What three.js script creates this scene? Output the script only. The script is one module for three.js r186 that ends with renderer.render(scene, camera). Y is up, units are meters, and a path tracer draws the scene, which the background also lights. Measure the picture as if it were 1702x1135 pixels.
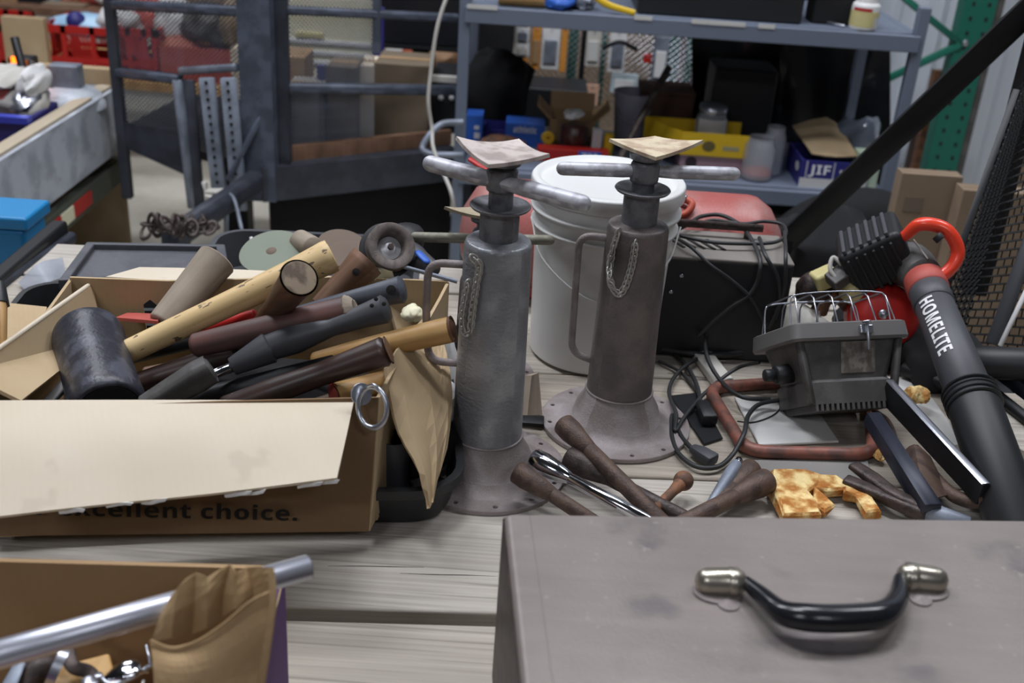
import * as THREE from 'three';
import { RoundedBoxGeometry } from 'three/addons/geometries/RoundedBoxGeometry.js';
import { mergeGeometries, toCreasedNormals } from 'three/addons/utils/BufferGeometryUtils.js';
import { RectAreaLightUniformsLib } from 'three/addons/lights/RectAreaLightUniformsLib.js';
import { TextGeometry } from 'three/addons/geometries/TextGeometry.js';
import { TessellateModifier } from 'three/addons/modifiers/TessellateModifier.js';
import { FontLoader } from 'three/addons/loaders/FontLoader.js';

// ---------- camera, lights, exposure ----------
const scene = new THREE.Scene();
scene.background = new THREE.Color(0x0b0c0e);
const EYE = 0.78, FOCAL = 1831, R = Math.PI / 180;          // deck boards are y = 0, the hall floor is y = -0.7
const FLOOR = -0.7;
const camera = new THREE.PerspectiveCamera(2 * Math.atan(567.5 / FOCAL) / R, 1702 / 1135, 0.02, 60);
camera.position.set(0, EYE, 0);
camera.rotation.set(-26 * R, 0, 3.9 * R, 'XYZ');
camera.focus = 1.42; camera.userData.fStop = 5.0;
camera.updateMatrixWorld(true);
scene.add(camera);
const renderer = new THREE.WebGLRenderer({ antialias: true });
renderer.toneMapping = THREE.LinearToneMapping;
renderer.toneMappingExposure = 1.22;
renderer.shadowMap.enabled = true;
RectAreaLightUniformsLib.init();
// high-bay lamps of the hall: [x, z, length along x, width, strength]
const LAMPS = [[-0.7, -1.45, 1.0, 0.4, 32], [2.4, -2.4, 1.2, 0.5, 20], [-1.9, 3.0, 1.2, 0.5, 22], [1.7, 3.0, 1.2, 0.5, 13], [-2.0, -2.6, 1.2, 0.5, 30], [0.5, -2.3, 1.2, 0.5, 20], [-2.8, -5.3, 1.2, 0.5, 24]];
const LAMP_Y = 3.6;

// ---------- helpers ----------
let seed = 7;
const rnd = () => { seed = (seed * 1664525 + 1013904223) >>> 0; return seed / 4294967296; };
const rr = (a, b) => a + (b - a) * rnd();
const V = (x, y, z) => new THREE.Vector3(x, y, z);
const q = camera.quaternion.clone();
const ray = (px, py) => V(px - 851, 567.5 - py, -FOCAL).applyQuaternion(q);
const P = (px, py, z) => { const d = ray(px, py); return d.multiplyScalar(z / d.z).add(V(0, EYE, 0)); };      // a photograph pixel on the upright plane at z
const D = (px, py, h = 0) => { const d = ray(px, py); return d.multiplyScalar((h - EYE) / d.y).add(V(0, EYE, 0)); };  // the same on the level plane at height h
const fwd = V(0, 0, -1).applyQuaternion(q);
const mpp = p => p.clone().sub(V(0, EYE, 0)).dot(fwd) / FOCAL;                          // metres per photograph pixel at a point
const lerp = (a, b, t) => a + (b - a) * t;

// value noise
function hash(x, y, s) { let h = (x * 374761393 + y * 668265263 + s * 974634) | 0; h = Math.imul(h ^ (h >>> 13), 1274126177); return ((h ^ (h >>> 16)) >>> 0) / 4294967296; }
function vn(x, y, s, px, py) {
  const xi = Math.floor(x), yi = Math.floor(y), fx = x - xi, fy = y - yi, u = fx * fx * (3 - 2 * fx), v = fy * fy * (3 - 2 * fy);
  const m = (a, n) => ((a % n) + n) % n, x0 = m(xi, px), x1 = m(xi + 1, px), y0 = m(yi, py), y1 = m(yi + 1, py);
  return lerp(lerp(hash(x0, y0, s), hash(x1, y0, s), u), lerp(hash(x0, y1, s), hash(x1, y1, s), u), v);
}
function fbm(u, v, fx, fy, oct, s) { let a = 0, w = 0.5, t = 0; for (let o = 0; o < oct; o++) { a += w * vn(u * fx, v * fy, s + o * 17, fx, fy); t += w; w *= 0.5; fx *= 2; fy *= 2; } return a / t; }
const srgb = c => c <= 0.0031308 ? c * 12.92 : 1.055 * Math.pow(c, 1 / 2.4) - 0.055;
function tex(n, m, fn, rep, col = true) {
  const d = new Uint8Array(n * m * 4);
  for (let j = 0; j < m; j++) for (let i = 0; i < n; i++) {
    const c = fn(i / n, j / m), k = (j * n + i) * 4;
    for (let e = 0; e < 3; e++) d[k + e] = Math.max(0, Math.min(255, Math.round((typeof c === 'number' ? c : c[e]) * 255)));
    d[k + 3] = 255;
  }
  const t = new THREE.DataTexture(d, n, m, THREE.RGBAFormat);
  t.wrapS = t.wrapT = THREE.RepeatWrapping; t.magFilter = THREE.LinearFilter; t.minFilter = THREE.LinearMipmapLinearFilter; t.generateMipmaps = true;
  if (col) t.colorSpace = THREE.SRGBColorSpace;
  if (rep) t.repeat.set(rep[0], rep[1]);
  t.needsUpdate = true;
  return t;
}
const hex = h => [(h >> 16 & 255) / 255, (h >> 8 & 255) / 255, (h & 255) / 255];
const mix = (a, b, t) => a.map((x, i) => x + (b[i] - x) * t);
const sm = (a, b, x) => { const t = Math.max(0, Math.min(1, (x - a) / (b - a))); return t * t * (3 - 2 * t); };
function mat(color, rough = 0.6, metal = 0, o = {}) { return new THREE.MeshPhysicalMaterial({ color, roughness: rough, metalness: metal, ...o }); }
// blotchy two-tone colour map
function blotch(a, b, rep, o = {}) {
  const A = hex(a), B = hex(b), s = o.seed || 1, f = o.f || 5, lo = o.lo ?? 0.35, hi = o.hi ?? 0.7, g = o.grain ?? 0.06;
  return tex(256, 256, (u, v) => { const t = sm(lo, hi, fbm(u, v, f, f, 5, s)), n = (hash(Math.floor(u * 256), Math.floor(v * 256), s + 5) - 0.5) * g; return mix(A, B, t).map(x => x + n); }, [rep, rep]);
}
const bumpNoise = tex(256, 256, (u, v) => fbm(u, v, 24, 24, 4, 3), [8, 8], false);
const bumpPeel = tex(256, 256, (u, v) => { const n = fbm(u, v, 26, 52, 3, 9); return sm(0.3, 0.7, n); }, [7, 7], false);
const bumpFine = tex(256, 256, (u, v) => fbm(u, v, 60, 60, 3, 31), [10, 10], false);

const M = {};
function woodTex(base, dark, rep, s, fx = 3, fy = 90) {      // grain along u
  const A = hex(base), B = hex(dark);
  return tex(512, 512, (u, v) => { const w = v + 0.012 * fbm(u, v, 4, 4, 3, s); const t = fbm(u, w, fx, fy, 4, s), k = fbm(u, v, 4, 6, 4, s + 40), c = sm(0.66, 0.74, fbm(u, w, 2, 70, 3, s + 9)); return mix(mix(A, B, t * 0.75 + (k - 0.5) * 0.5), [0.3, 0.28, 0.25], c * 0.25); }, rep);
}
const woodBump = tex(512, 512, (u, v) => fbm(u, v, 3, 110, 4, 77) * 0.8 + 0.2 * fbm(u, v, 60, 80, 2, 5), [1 / 0.6, 1 / 0.3], false);
M.deck = [11, 12, 13].map((s, i) => mat([0xffffff, 0xeeeae4, 0xf5f3f0][i], 0.85, 0, { map: woodTex(0xc0b9ae, 0x8d867c, [1 / 0.75, 1 / 0.3], s), bumpMap: woodBump, bumpScale: 0.0007 }));
const handleTex = (a, b, s) => { const t = woodTex(a, b, [1 / 0.06, 1 / 0.25], s, 14, 3); return t; };   // sweeps: u round the handle, v along it
const hw = (a, b, s, r = 0.5, o = {}) => mat(0xffffff, r, 0, { map: tex(256, 256, (u, v) => { const t = fbm(u, v, 18, 2, 4, s), k = fbm(u, v, 3, 5, 4, s + 3); return mix(hex(a), hex(b), Math.min(1, Math.max(0, t * 0.6 + (k - 0.42) * 1.1))); }, [1 / 0.1, 1 / 0.25]), ...o });
M.yellowWood = mat(0xffffff, 0.5, 0, { map: tex(512, 512, (u, v) => { const t = fbm(u, v, 14, 2, 4, 3); const c = mix(hex(0xe8d0a0), hex(0xc8a66e), t); const p = sm(0.66, 0.68, fbm(u, v, 5, 4, 4, 88)); const fl = sm(0.74, 0.78, fbm(u, v, 26, 22, 3, 51)) * 0.6; return mix(c, [0.17, 0.13, 0.1], Math.max(p, fl)); }, [1 / 0.12, 1 / 0.3]) });
M.tanWood = hw(0xc79f64, 0x8d6638, 21, 0.5);
M.greyWood = hw(0xa09382, 0x7b6f60, 22, 0.75);
M.brownWood = hw(0x6d4c37, 0x3a2b23, 23, 0.45);
M.redWood = hw(0x6c4740, 0x3d3230, 24, 0.5);
M.darkWood = hw(0x4c352c, 0x2b2321, 25, 0.35);
M.umberWood = hw(0x84634e, 0x57402f, 26, 0.5);
M.greyGrip = hw(0x5a5f68, 0x2e3138, 27, 0.5);
M.endGrain = mat(0xffffff, 0.8, 0, { map: blotch(0x8a7a66, 0x5d4f42, 20, { seed: 8 }) });
const cardTex = (a, b, s) => tex(256, 256, (u, v) => { const k = fbm(u, v, 4, 4, 5, s), st = 0.5 + 0.5 * Math.sin(u * Math.PI * 2 * 40), d = sm(0.7, 0.8, fbm(u, v, 7, 7, 4, s + 6)); return mix(mix(hex(a), hex(b), k * 0.7 + st * 0.05), hex(0x5a4a38), d * 0.07); }, [1 / 0.32, 1 / 0.32]);
M.card = mat(0xffffff, 0.85, 0, { map: cardTex(0xbfa987, 0xa38b68, 41) });
M.cardPale = mat(0xffffff, 0.85, 0, { map: cardTex(0xd6cbb8, 0xc8baa2, 42) });
M.cardBrown = mat(0xffffff, 0.85, 0, { map: cardTex(0xa58863, 0x8d6f4c, 43) });
M.cardDull = mat(0xffffff, 0.9, 0, { map: cardTex(0x8f7c68, 0x75634f, 44) });
M.cardEdge = mat(0x9d8664, 0.9);
M.kraftShade = mat(0xffffff, 0.85, 0, { map: cardTex(0x7d6447, 0x695239, 48) });  // kraft brown, darkened to carry the shade under the front flap
M.paperBag = mat(0xffffff, 0.8, 0, { map: cardTex(0xb79a72, 0x9c7f58, 45), bumpMap: bumpNoise, bumpScale: 0.0005 });
M.purple = mat(0x4d2262, 0.7);
M.steelGrey = mat(0xffffff, 0.42, 0.35, { map: blotch(0xa2a5a8, 0x8a8c90, 6, { seed: 2, f: 6 }), bumpMap: bumpPeel, bumpScale: 0.0003 });
M.steelBrown = mat(0xffffff, 0.5, 0.3, { map: blotch(0x6a6463, 0x7c7370, 6, { seed: 4 }), bumpMap: bumpFine, bumpScale: 0.0004 });
M.castBase = mat(0xffffff, 0.62, 0.2, { map: blotch(0x9d9493, 0x857b78, 5, { seed: 5 }), bumpMap: bumpFine, bumpScale: 0.0004 });
M.neck = mat(0xffffff, 0.45, 0.25, { map: blotch(0x77787c, 0x5d5c5f, 14, { seed: 6 }), bumpMap: bumpFine, bumpScale: 0.0004 });
M.bareSteel = mat(0xffffff, 0.45, 0.15, { map: blotch(0xc9cad0, 0x96959b, 12, { seed: 7 }) });
M.plateSteel = mat(0xffffff, 0.5, 0.3, { map: blotch(0xcfc4bd, 0xaa9d97, 14, { seed: 9 }) });
M.plateBeige = mat(0xffffff, 0.6, 0.1, { map: blotch(0xd0c2a6, 0xb09a83, 14, { seed: 10 }) });
M.plateTan = mat(0xffffff, 0.6, 0.1, { map: blotch(0xa3977f, 0x857a66, 14, { seed: 13 }) });
M.oliveBar = mat(0xffffff, 0.6, 0.1, { map: blotch(0x8b897a, 0x6e6c5e, 14, { seed: 14 }) });
M.chain = mat(0xb5b2ac, 0.35, 0.45);
M.chrome = mat(0xd6d8de, 0.12, 1);
M.zinc = mat(0xb7bac2, 0.3, 0.9);
M.alu = mat(0xc6c8d2, 0.34, 0.75);
M.rust = mat(0xffffff, 0.6, 0.25, { map: blotch(0x5d4a3f, 0x453833, 16, { seed: 15 }), bumpMap: bumpFine, bumpScale: 0.0005 });
M.rustDark = mat(0xffffff, 0.5, 0.35, { map: blotch(0x4c403b, 0x352d2b, 16, { seed: 16 }), bumpMap: bumpFine, bumpScale: 0.0004 });
M.rustOrange = mat(0xffffff, 0.7, 0.15, { map: blotch(0x83583c, 0x5c4436, 20, { seed: 17 }) });
M.redTube = mat(0xffffff, 0.5, 0.15, { map: blotch(0x8a5648, 0x5f4640, 12, { seed: 18 }) });
M.toolbox = mat(0xffffff, 0.42, 0.25, { map: tex(512, 512, (u, v) => { const k = fbm(u, v, 4, 4, 5, 61), st = fbm(u, v, 3, 40, 3, 62), d = sm(0.62, 0.85, fbm(u, v, 5, 6, 5, 63)), w = sm(0.8, 0.88, fbm(u, v, 40, 40, 3, 64)); let c = mix(hex(0x938a84), hex(0x7c736e), k * 0.9 + (st - 0.5) * 0.4); c = mix(c, hex(0x4a464c), d * 0.4); return mix(c, hex(0xa9a39c), w * 0.5); }, [1 / 0.33, 1 / 0.33]), bumpMap: bumpFine, bumpScale: 0.0002 });
M.blackGloss = mat(0x1e1f23, 0.22);
M.rubber = mat(0xffffff, 0.4, 0, { map: blotch(0x303138, 0x4a4c56, 9, { seed: 19, lo: 0.45, hi: 0.7 }), bumpMap: bumpNoise, bumpScale: 0.0006 });
M.blackPlastic = mat(0x1f2022, 0.5);
M.blackSoft = mat(0x0d0d0f, 0.85);
M.greyPlastic = mat(0x47484c, 0.5);
M.toteLid = mat(0xffffff, 0.55, 0, { map: blotch(0x56575c, 0x484a4f, 4, { seed: 20 }) });
M.lampGrey = mat(0xffffff, 0.5, 0.1, { map: blotch(0x5b5957, 0x4b4947, 8, { seed: 28 }) });
M.lampRim = mat(0x6d6b69, 0.45, 0.15);
M.label = mat(0xffffff, 0.6, 0.2, { map: blotch(0x8b847c, 0x6a625b, 30, { seed: 29 }) });
M.whitePail = mat(0xe4e5e2, 0.4, 0, { transmission: 0.12, thickness: 0 });
M.white = mat(0xd8d8d6, 0.6);
M.offWhite = mat(0xbdbab2, 0.7);
M.redTank = mat(0xffffff, 0.45, 0.05, { map: blotch(0xa65a54, 0xa8756f, 3, { seed: 30 }) });
M.red = mat(0xb3221c, 0.45);
M.redDusty = mat(0xb05046, 0.6);
M.redOrange = mat(0xe8442a, 0.3, 0, { clearcoat: 0.3 });
M.hose = mat(0xb5503a, 0.5);
M.blue = mat(0x2f63c0, 0.5);
M.blueBin = mat(0x1f7db4, 0.45);
M.navy = mat(0x2b2a72, 0.5);
M.yellow = mat(0xe6be26, 0.5);
M.yellowFaint = mat(0xc7bd84, 0.5);
M.fuelTank = mat(0xd2c48c, 0.4, 0, { transmission: 0.1, thickness: 0 });
M.rackGrey = mat(0x6d7686, 0.45, 0.1);
M.rackWhite = mat(0xc7c6c2, 0.6);
M.green = mat(0x12604f, 0.5);
M.darkSteel = mat(0xffffff, 0.5, 0.2, { map: blotch(0x3e424b, 0x33363e, 5, { seed: 32 }) });
M.gateSteel = mat(0xffffff, 0.5, 0.15, { map: blotch(0x5a6170, 0x474d59, 5, { seed: 33 }) });
M.paleSide = mat(0xffffff, 0.5, 0.1, { map: blotch(0xc0c6ce, 0xa3a8b0, 4, { seed: 38 }) });
M.galv = mat(0xffffff, 0.5, 0.3, { map: blotch(0x8b93a0, 0x737984, 4, { seed: 34 }) });
M.blackSteel = mat(0x17181b, 0.5, 0.2);
M.wire = mat(0x0f1012, 0.6, 0.2);
M.foam = mat(0xffffff, 0.9, 0, { map: blotch(0xf0d79a, 0xa8692a, 12, { seed: 35, lo: 0.3, hi: 0.75 }), bumpMap: bumpNoise, bumpScale: 0.003 });
M.cord = mat(0x2a2b2c, 0.5);
M.concrete = mat(0xffffff, 0.75, 0, { map: blotch(0xb5b1a5, 0x9c988c, 0.5, { seed: 36, f: 6, grain: 0.03 }) });
M.wallWhite = mat(0xccd2da, 0.5, 0.05);
M.wallPlain = mat(0x4a4c50, 0.9);
M.glass = mat(0xffffff, 0.06, 0, { transmission: 1, thickness: 0, ior: 1.45 });
M.film = mat(0xdfe3ea, 0.15, 0, { transmission: 0.7, thickness: 0 });
M.blackFilm = mat(0x101114, 0.28, 0, { clearcoat: 0.4 });
M.amber = mat(0x4a221a, 0.3);
M.cream = mat(0xe2ddbe, 0.6);
M.cardDark = mat(0xffffff, 0.9, 0, { map: cardTex(0x786a58, 0x625544, 46) });
M.greenDisc = mat(0x7b8273, 0.8);
M.brownDisc = mat(0x6a5c50, 0.8);
M.abrasive = mat(0xffffff, 0.85, 0, { map: blotch(0x6b625d, 0x57504c, 30, { seed: 37 }) });
M.orange = mat(0xcf8a35, 0.6);
M.blueRail = mat(0x2a2e3a, 0.4, 0.3);
M.ink = mat(0x120f0d, 0.8);
M.inkWhite = mat(0xe6e6e6, 0.5);

// box-projected uv in metres, for everything that is not a sweep
function boxUV(g) {
  const h = g.index ? g.toNonIndexed() : g, p = h.attributes.position, n = h.attributes.normal, uv = new Float32Array(p.count * 2);
  for (let i = 0; i < p.count; i += 3) {
    let x = 0, y = 0, z = 0;
    for (let k = 0; k < 3; k++) { x += Math.abs(n.getX(i + k)); y += Math.abs(n.getY(i + k)); z += Math.abs(n.getZ(i + k)); }
    const a = y >= x && y >= z ? 1 : x > z ? 0 : 2;
    for (let k = 0; k < 3; k++) { const j = i + k; uv[j * 2] = a === 0 ? p.getZ(j) : p.getX(j); uv[j * 2 + 1] = a === 1 ? p.getZ(j) : p.getY(j); }
  }
  h.setAttribute('uv', new THREE.BufferAttribute(uv, 2));
  return h;
}
function fin(g) {
  const h = g.userData.keepUV ? (g.index ? g.toNonIndexed() : g) : boxUV(g);
  for (const k of Object.keys(h.attributes)) if (!['position', 'normal', 'uv'].includes(k)) h.deleteAttribute(k);
  h.morphAttributes = {}; return h;
}
const merge = gs => { gs = (Array.isArray(gs) ? gs : [gs]).map(fin); return gs.length > 1 ? mergeGeometries(gs) : gs[0]; };
const used = {};
function numbered(n) { const k = used[n] = (used[n] ?? -1) + 1; return k ? n + '_' + String(k).padStart(3, '0') : n; }
function T(name, label, category, pos, group) {
  const o = new THREE.Group(); o.name = numbered(name); o.position.copy(pos); scene.add(o);
  o.userData = { label, category, origin: pos.toArray() }; if (group) o.userData.group = group;
  return o;
}
// a part: geometry given in world coordinates, moved into the frame of its thing
function part(o, name, gs, m, label) {
  const g = merge(gs), w = V(0, 0, 0);
  for (let k = o; k; k = k.parent) w.add(k.position);
  g.translate(-w.x, -w.y, -w.z);
  const mesh = new THREE.Mesh(g, m); mesh.name = name; mesh.castShadow = mesh.receiveShadow = true; if (label) mesh.userData.label = label;
  o.add(mesh); return mesh;
}
function single(name, label, category, gs, m, group, kind) {
  const g = merge(gs); g.computeBoundingBox(); const c = g.boundingBox.getCenter(V(0, 0, 0)); c.y = g.boundingBox.min.y; g.translate(-c.x, -c.y, -c.z);
  const mesh = new THREE.Mesh(g, m); mesh.name = numbered(name); mesh.position.copy(c); mesh.castShadow = mesh.receiveShadow = true;
  if (kind === 'structure') mesh.userData = { kind }; else { mesh.userData = { label, category }; if (group) mesh.userData.group = group; if (kind) mesh.userData.kind = kind; }
  scene.add(mesh); return mesh;
}
function creased(g, a) { const h = toCreasedNormals(g.scale(500, 500, 500), a); return h.scale(0.002, 0.002, 0.002); }
const bx = (x, y, z, w, h, d, r = 0.002) => new RoundedBoxGeometry(w, h, d, 2, Math.min(r, w / 2.01, h / 2.01, d / 2.01)).translate(x, y, z);
const turned = (g, p, yaw = 0, pitch = 0, roll = 0) => g.applyMatrix4(new THREE.Matrix4().compose(p, new THREE.Quaternion().setFromEuler(new THREE.Euler(pitch, yaw, roll, 'YXZ')), V(1, 1, 1)));
const lathe = (prof, seg = 40) => new THREE.LatheGeometry(prof.map(a => new THREE.Vector2(Math.max(a[0], 1e-5), a[1])), seg);
// turn a y-up geometry so that its axis runs along dir from p
const along = (g, p, dir) => g.applyMatrix4(new THREE.Matrix4().compose(p, new THREE.Quaternion().setFromUnitVectors(V(0, 1, 0), dir.clone().normalize()), V(1, 1, 1)));
// swept round or oval bar. rad: number or [across, along-up] per station; round: rounded ends; curve: smooth path
function sweep(pts, rad, o = {}) {
  const seg = o.seg || 16, n = o.n || 24;
  let path = pts, rads = pts.map((_, i) => Array.isArray(rad) ? rad[i] : rad);
  if (o.curve) {
    const c = new THREE.CatmullRomCurve3(pts, !!o.closed, 'centripetal'); path = []; const r0 = rads; rads = [];
    for (let i = 0; i <= n; i++) { const t = i / n; path.push(c.getPoint(t)); const f = t * (r0.length - 1), k = Math.min(r0.length - 2, Math.floor(f)), a = r0[k], b = r0[k + 1] ?? a; rads.push(Array.isArray(a) ? [lerp(a[0], b[0], f - k), lerp(a[1], b[1], f - k)] : lerp(a, b, f - k)); }
  }
  const two = r => Array.isArray(r) ? r : [r, r];
  const tan = path.map((p, i) => path[Math.min(i + 1, path.length - 1)].clone().sub(path[Math.max(i - 1, 0)]).normalize());
  // end caps: rounded or chamfered stations
  const st = [];
  const m = path.length - 1, capA = [], capB = [];
  const k = o.round ? [[0, 1], [0.38, 0.92], [0.71, 0.71], [0.92, 0.38], [1, 0.02]] : [[0, 1], [o.bev ?? 0.12, 1 - (o.bev ?? 0.12)]];
  for (const [dz, s] of k) { capA.push({ p: path[0].clone().addScaledVector(tan[0], (o.round ? -dz : (o.bev ?? 0.12) - dz) * two(rads[0])[0]), r: two(rads[0]).map(x => x * s), t: tan[0] }); capB.push({ p: path[m].clone().addScaledVector(tan[m], (o.round ? dz : dz - (o.bev ?? 0.12)) * two(rads[m])[0]), r: two(rads[m]).map(x => x * s), t: tan[m] }); }
  if (o.closed) for (let i = 0; i <= m; i++) st.push({ p: path[i], r: two(rads[i]), t: tan[i] });
  else { st.push(...capA.reverse()); for (let i = o.round ? 1 : 1; i < m; i++) st.push({ p: path[i], r: two(rads[i]), t: tan[i] }); st.push(...capB); }
  let up = (o.up || V(0, 1, 0)).clone(); if (Math.abs(up.dot(st[0].t)) > 0.95) up = V(1, 0, 0);
  const pos = [], uv = []; const idx = []; let len = 0;
  const sq = o.sq || 1;      // 1 round, larger is squarer
  st.forEach((s, i) => {
    up = up.clone().addScaledVector(s.t, -up.dot(s.t)).normalize(); const side = V(0, 0, 0).crossVectors(s.t, up).normalize();
    if (i) len += s.p.distanceTo(st[i - 1].p) || 0.0004;
    for (let j = 0; j <= seg; j++) { const a = j / seg * 2 * Math.PI, c = Math.cos(a), d = Math.sin(a), e = sq === 1 ? 1 : 1 / Math.pow(Math.pow(Math.abs(c), 2 * sq) + Math.pow(Math.abs(d), 2 * sq), 1 / (2 * sq)); const v = s.p.clone().addScaledVector(side, c * e * s.r[0]).addScaledVector(up, d * e * s.r[1]); pos.push(v.x, v.y, v.z); uv.push(j / seg * Math.PI * 2 * s.r[0], len); }
  });
  for (let i = 0; i < st.length - 1; i++) for (let j = 0; j < seg; j++) { const a = i * (seg + 1) + j, b = a + seg + 1; idx.push(a, b, a + 1, b, b + 1, a + 1); }
  if (!o.closed) for (const [row, flip] of [[0, 0], [st.length - 1, 1]]) { const c = pos.length / 3, s = st[row]; pos.push(s.p.x, s.p.y, s.p.z); uv.push(0, row ? len : 0); for (let j = 0; j < seg; j++) { const a = row * (seg + 1) + j; flip ? idx.push(c, a + 1, a) : idx.push(c, a, a + 1); } }
  const g = new THREE.BufferGeometry(); g.setAttribute('position', new THREE.Float32BufferAttribute(pos, 3)); g.setAttribute('uv', new THREE.Float32BufferAttribute(uv, 2)); g.setIndex(idx);
  const h = creased(g, 0.9); h.userData.keepUV = true; return h;
}
// sheet with thickness from a grid of points rows[i][j]
function sheet(rows, t = 0.003, sub = 1, smooth = 0.7) {
  if (sub > 1) {
    const cr = (a, n) => { const c = new THREE.CatmullRomCurve3(a, false, 'centripetal'); const r = []; for (let i = 0; i <= n; i++) r.push(c.getPoint(i / n)); return r; };
    const w = rows.map(r => cr(r, (r.length - 1) * sub)), out = []; const cols = w[0].map((_, j) => cr(w.map(r => r[j]), (rows.length - 1) * sub));
    for (let i = 0; i < cols[0].length; i++) out.push(cols.map(c => c[i])); rows = out;
  }
  const n = rows.length, m = rows[0].length, N = rows.map((r, i) => r.map((p, j) => V(0, 0, 0).crossVectors(rows[i][Math.min(j + 1, m - 1)].clone().sub(rows[i][Math.max(j - 1, 0)]), rows[Math.min(i + 1, n - 1)][j].clone().sub(rows[Math.max(i - 1, 0)][j])).normalize()));
  const pos = [], uv = [], idx = [];
  for (const s of [0.5, -0.5]) rows.forEach((r, i) => r.forEach((p, j) => { const v = p.clone().addScaledVector(N[i][j], s * t); pos.push(v.x, v.y, v.z); uv.push(rows[i][0].distanceTo(p), rows[0][j].distanceTo(p)); }));
  const a = (i, j) => i * m + j, o = n * m;
  for (let i = 0; i < n - 1; i++) for (let j = 0; j < m - 1; j++) { idx.push(a(i, j), a(i, j + 1), a(i + 1, j), a(i + 1, j), a(i, j + 1), a(i + 1, j + 1)); idx.push(o + a(i, j), o + a(i + 1, j), o + a(i, j + 1), o + a(i + 1, j), o + a(i + 1, j + 1), o + a(i, j + 1)); }
  const rim = []; for (let j = 0; j < m; j++) rim.push(a(0, j)); for (let i = 1; i < n; i++) rim.push(a(i, m - 1)); for (let j = m - 2; j >= 0; j--) rim.push(a(n - 1, j)); for (let i = n - 2; i > 0; i--) rim.push(a(i, 0));
  rim.forEach((x, k) => { const y = rim[(k + 1) % rim.length]; idx.push(x, o + x, y, y, o + x, o + y); });
  const g = new THREE.BufferGeometry(); g.setAttribute('position', new THREE.Float32BufferAttribute(pos, 3)); g.setAttribute('uv', new THREE.Float32BufferAttribute(uv, 2)); g.setIndex(idx);
  const h = creased(g, smooth); h.userData.keepUV = true; return h;
}
// smooth shading with sharp creases; the helper of three.js joins points closer than a centimetre, so it works on an enlarged copy
// polyline with rounded corners
function fillet(pts, r, n = 6) {
  const out = [pts[0]];
  for (let i = 1; i < pts.length - 1; i++) { const p = pts[i], a = pts[i - 1].clone().sub(p), b = pts[i + 1].clone().sub(p), k = Math.min(r, a.length() * 0.48, b.length() * 0.48); a.normalize().multiplyScalar(k).add(p); b.normalize().multiplyScalar(k).add(p); for (let j = 0; j <= n; j++) { const t = j / n; out.push(a.clone().multiplyScalar((1 - t) * (1 - t)).addScaledVector(p, 2 * t * (1 - t)).addScaledVector(b, t * t)); } }
  out.push(pts[pts.length - 1]); return out;
}
const quad = (a, b, c, d, t = 0.003) => sheet([[a, b], [d, c]], t);      // a b / d c
// flat slab of any outline on the level plane, points (x, z)
function slab(pts, y, t, bev = 0.001) {
  const s = new THREE.Shape(pts.map(p => new THREE.Vector2(p.x, -p.z)));
  return new THREE.ExtrudeGeometry(s, { depth: t - 2 * bev, bevelEnabled: true, bevelSize: bev, bevelThickness: bev, bevelSegments: 1, curveSegments: 4 }).rotateX(-Math.PI / 2).translate(0, y + bev, 0);
}
// outlined panel standing on a line from a to b (world), outline (along, up) in metres
function upright(a, b, outline, t, holes) {
  const s = new THREE.Shape(outline.map(p => new THREE.Vector2(p[0], p[1]))); for (const h of holes || []) s.holes.push(new THREE.Path(h.map(p => new THREE.Vector2(p[0], p[1]))));
  const yaw = Math.atan2(-(b.z - a.z), b.x - a.x);
  return new THREE.ExtrudeGeometry(s, { depth: t, bevelEnabled: false }).rotateY(yaw).translate(a.x, a.y, a.z);
}
const font = await new FontLoader().loadAsync('fonts/droid/droid_sans_bold.typeface.json');
function textGeo(s, size, t = 0.0004) { const g = new TextGeometry(s, { font, size, depth: t, curveSegments: 4, bevelEnabled: false }); g.computeBoundingBox(); return g; }
// text standing on the line a -> b at its foot, facing the side where a is left
function textOn(s, a, b, size, up = V(0, 1, 0)) {
  const g = textGeo(s, size), x = b.clone().sub(a).normalize(), z = V(0, 0, 0).crossVectors(x, up).normalize(), y = V(0, 0, 0).crossVectors(z, x), w = g.boundingBox.max.x, L = b.distanceTo(a);
  return g.scale(L / w, 1, 1).applyMatrix4(new THREE.Matrix4().makeBasis(x, y, z).setPosition(a));
}
function crumple(g, amt, f, s) {
  const p = g.attributes.position; for (let i = 0; i < p.count; i++) { const x = p.getX(i), y = p.getY(i), z = p.getZ(i); const n = (k) => vn(x * f + k * 7.1 + 50, y * f + z * f * 0.7 + 50, s + k, 1000, 1000) - 0.5; p.setXYZ(i, x + n(0) * amt, y + n(1) * amt, z + n(2) * amt); }
  g.computeVertexNormals(); return g;
}
// soft lump (bag, cloth, rag)
function lump(p, rx, ry, rz, s, amt = 0.35) { const g = new THREE.IcosahedronGeometry(1, 4); const a = g.attributes.position; for (let i = 0; i < a.count; i++) { const v = V(a.getX(i), a.getY(i), a.getZ(i)), n = 1 + amt * (fbm((v.x + v.z * 0.6 + 3) / 8, (v.y + v.z * 0.8 + 3) / 8, 16, 16, 4, s) - 0.5) * 2; a.setXYZ(i, v.x * n * rx, Math.max(-0.75, v.y * n) * ry, v.z * n * rz); } g.deleteAttribute('normal'); g.deleteAttribute('uv'); let h = new THREE.BufferGeometry(); h.setAttribute('position', a); h.computeVertexNormals(); return creased(h, 1.2).translate(p.x, p.y, p.z); }

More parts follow.
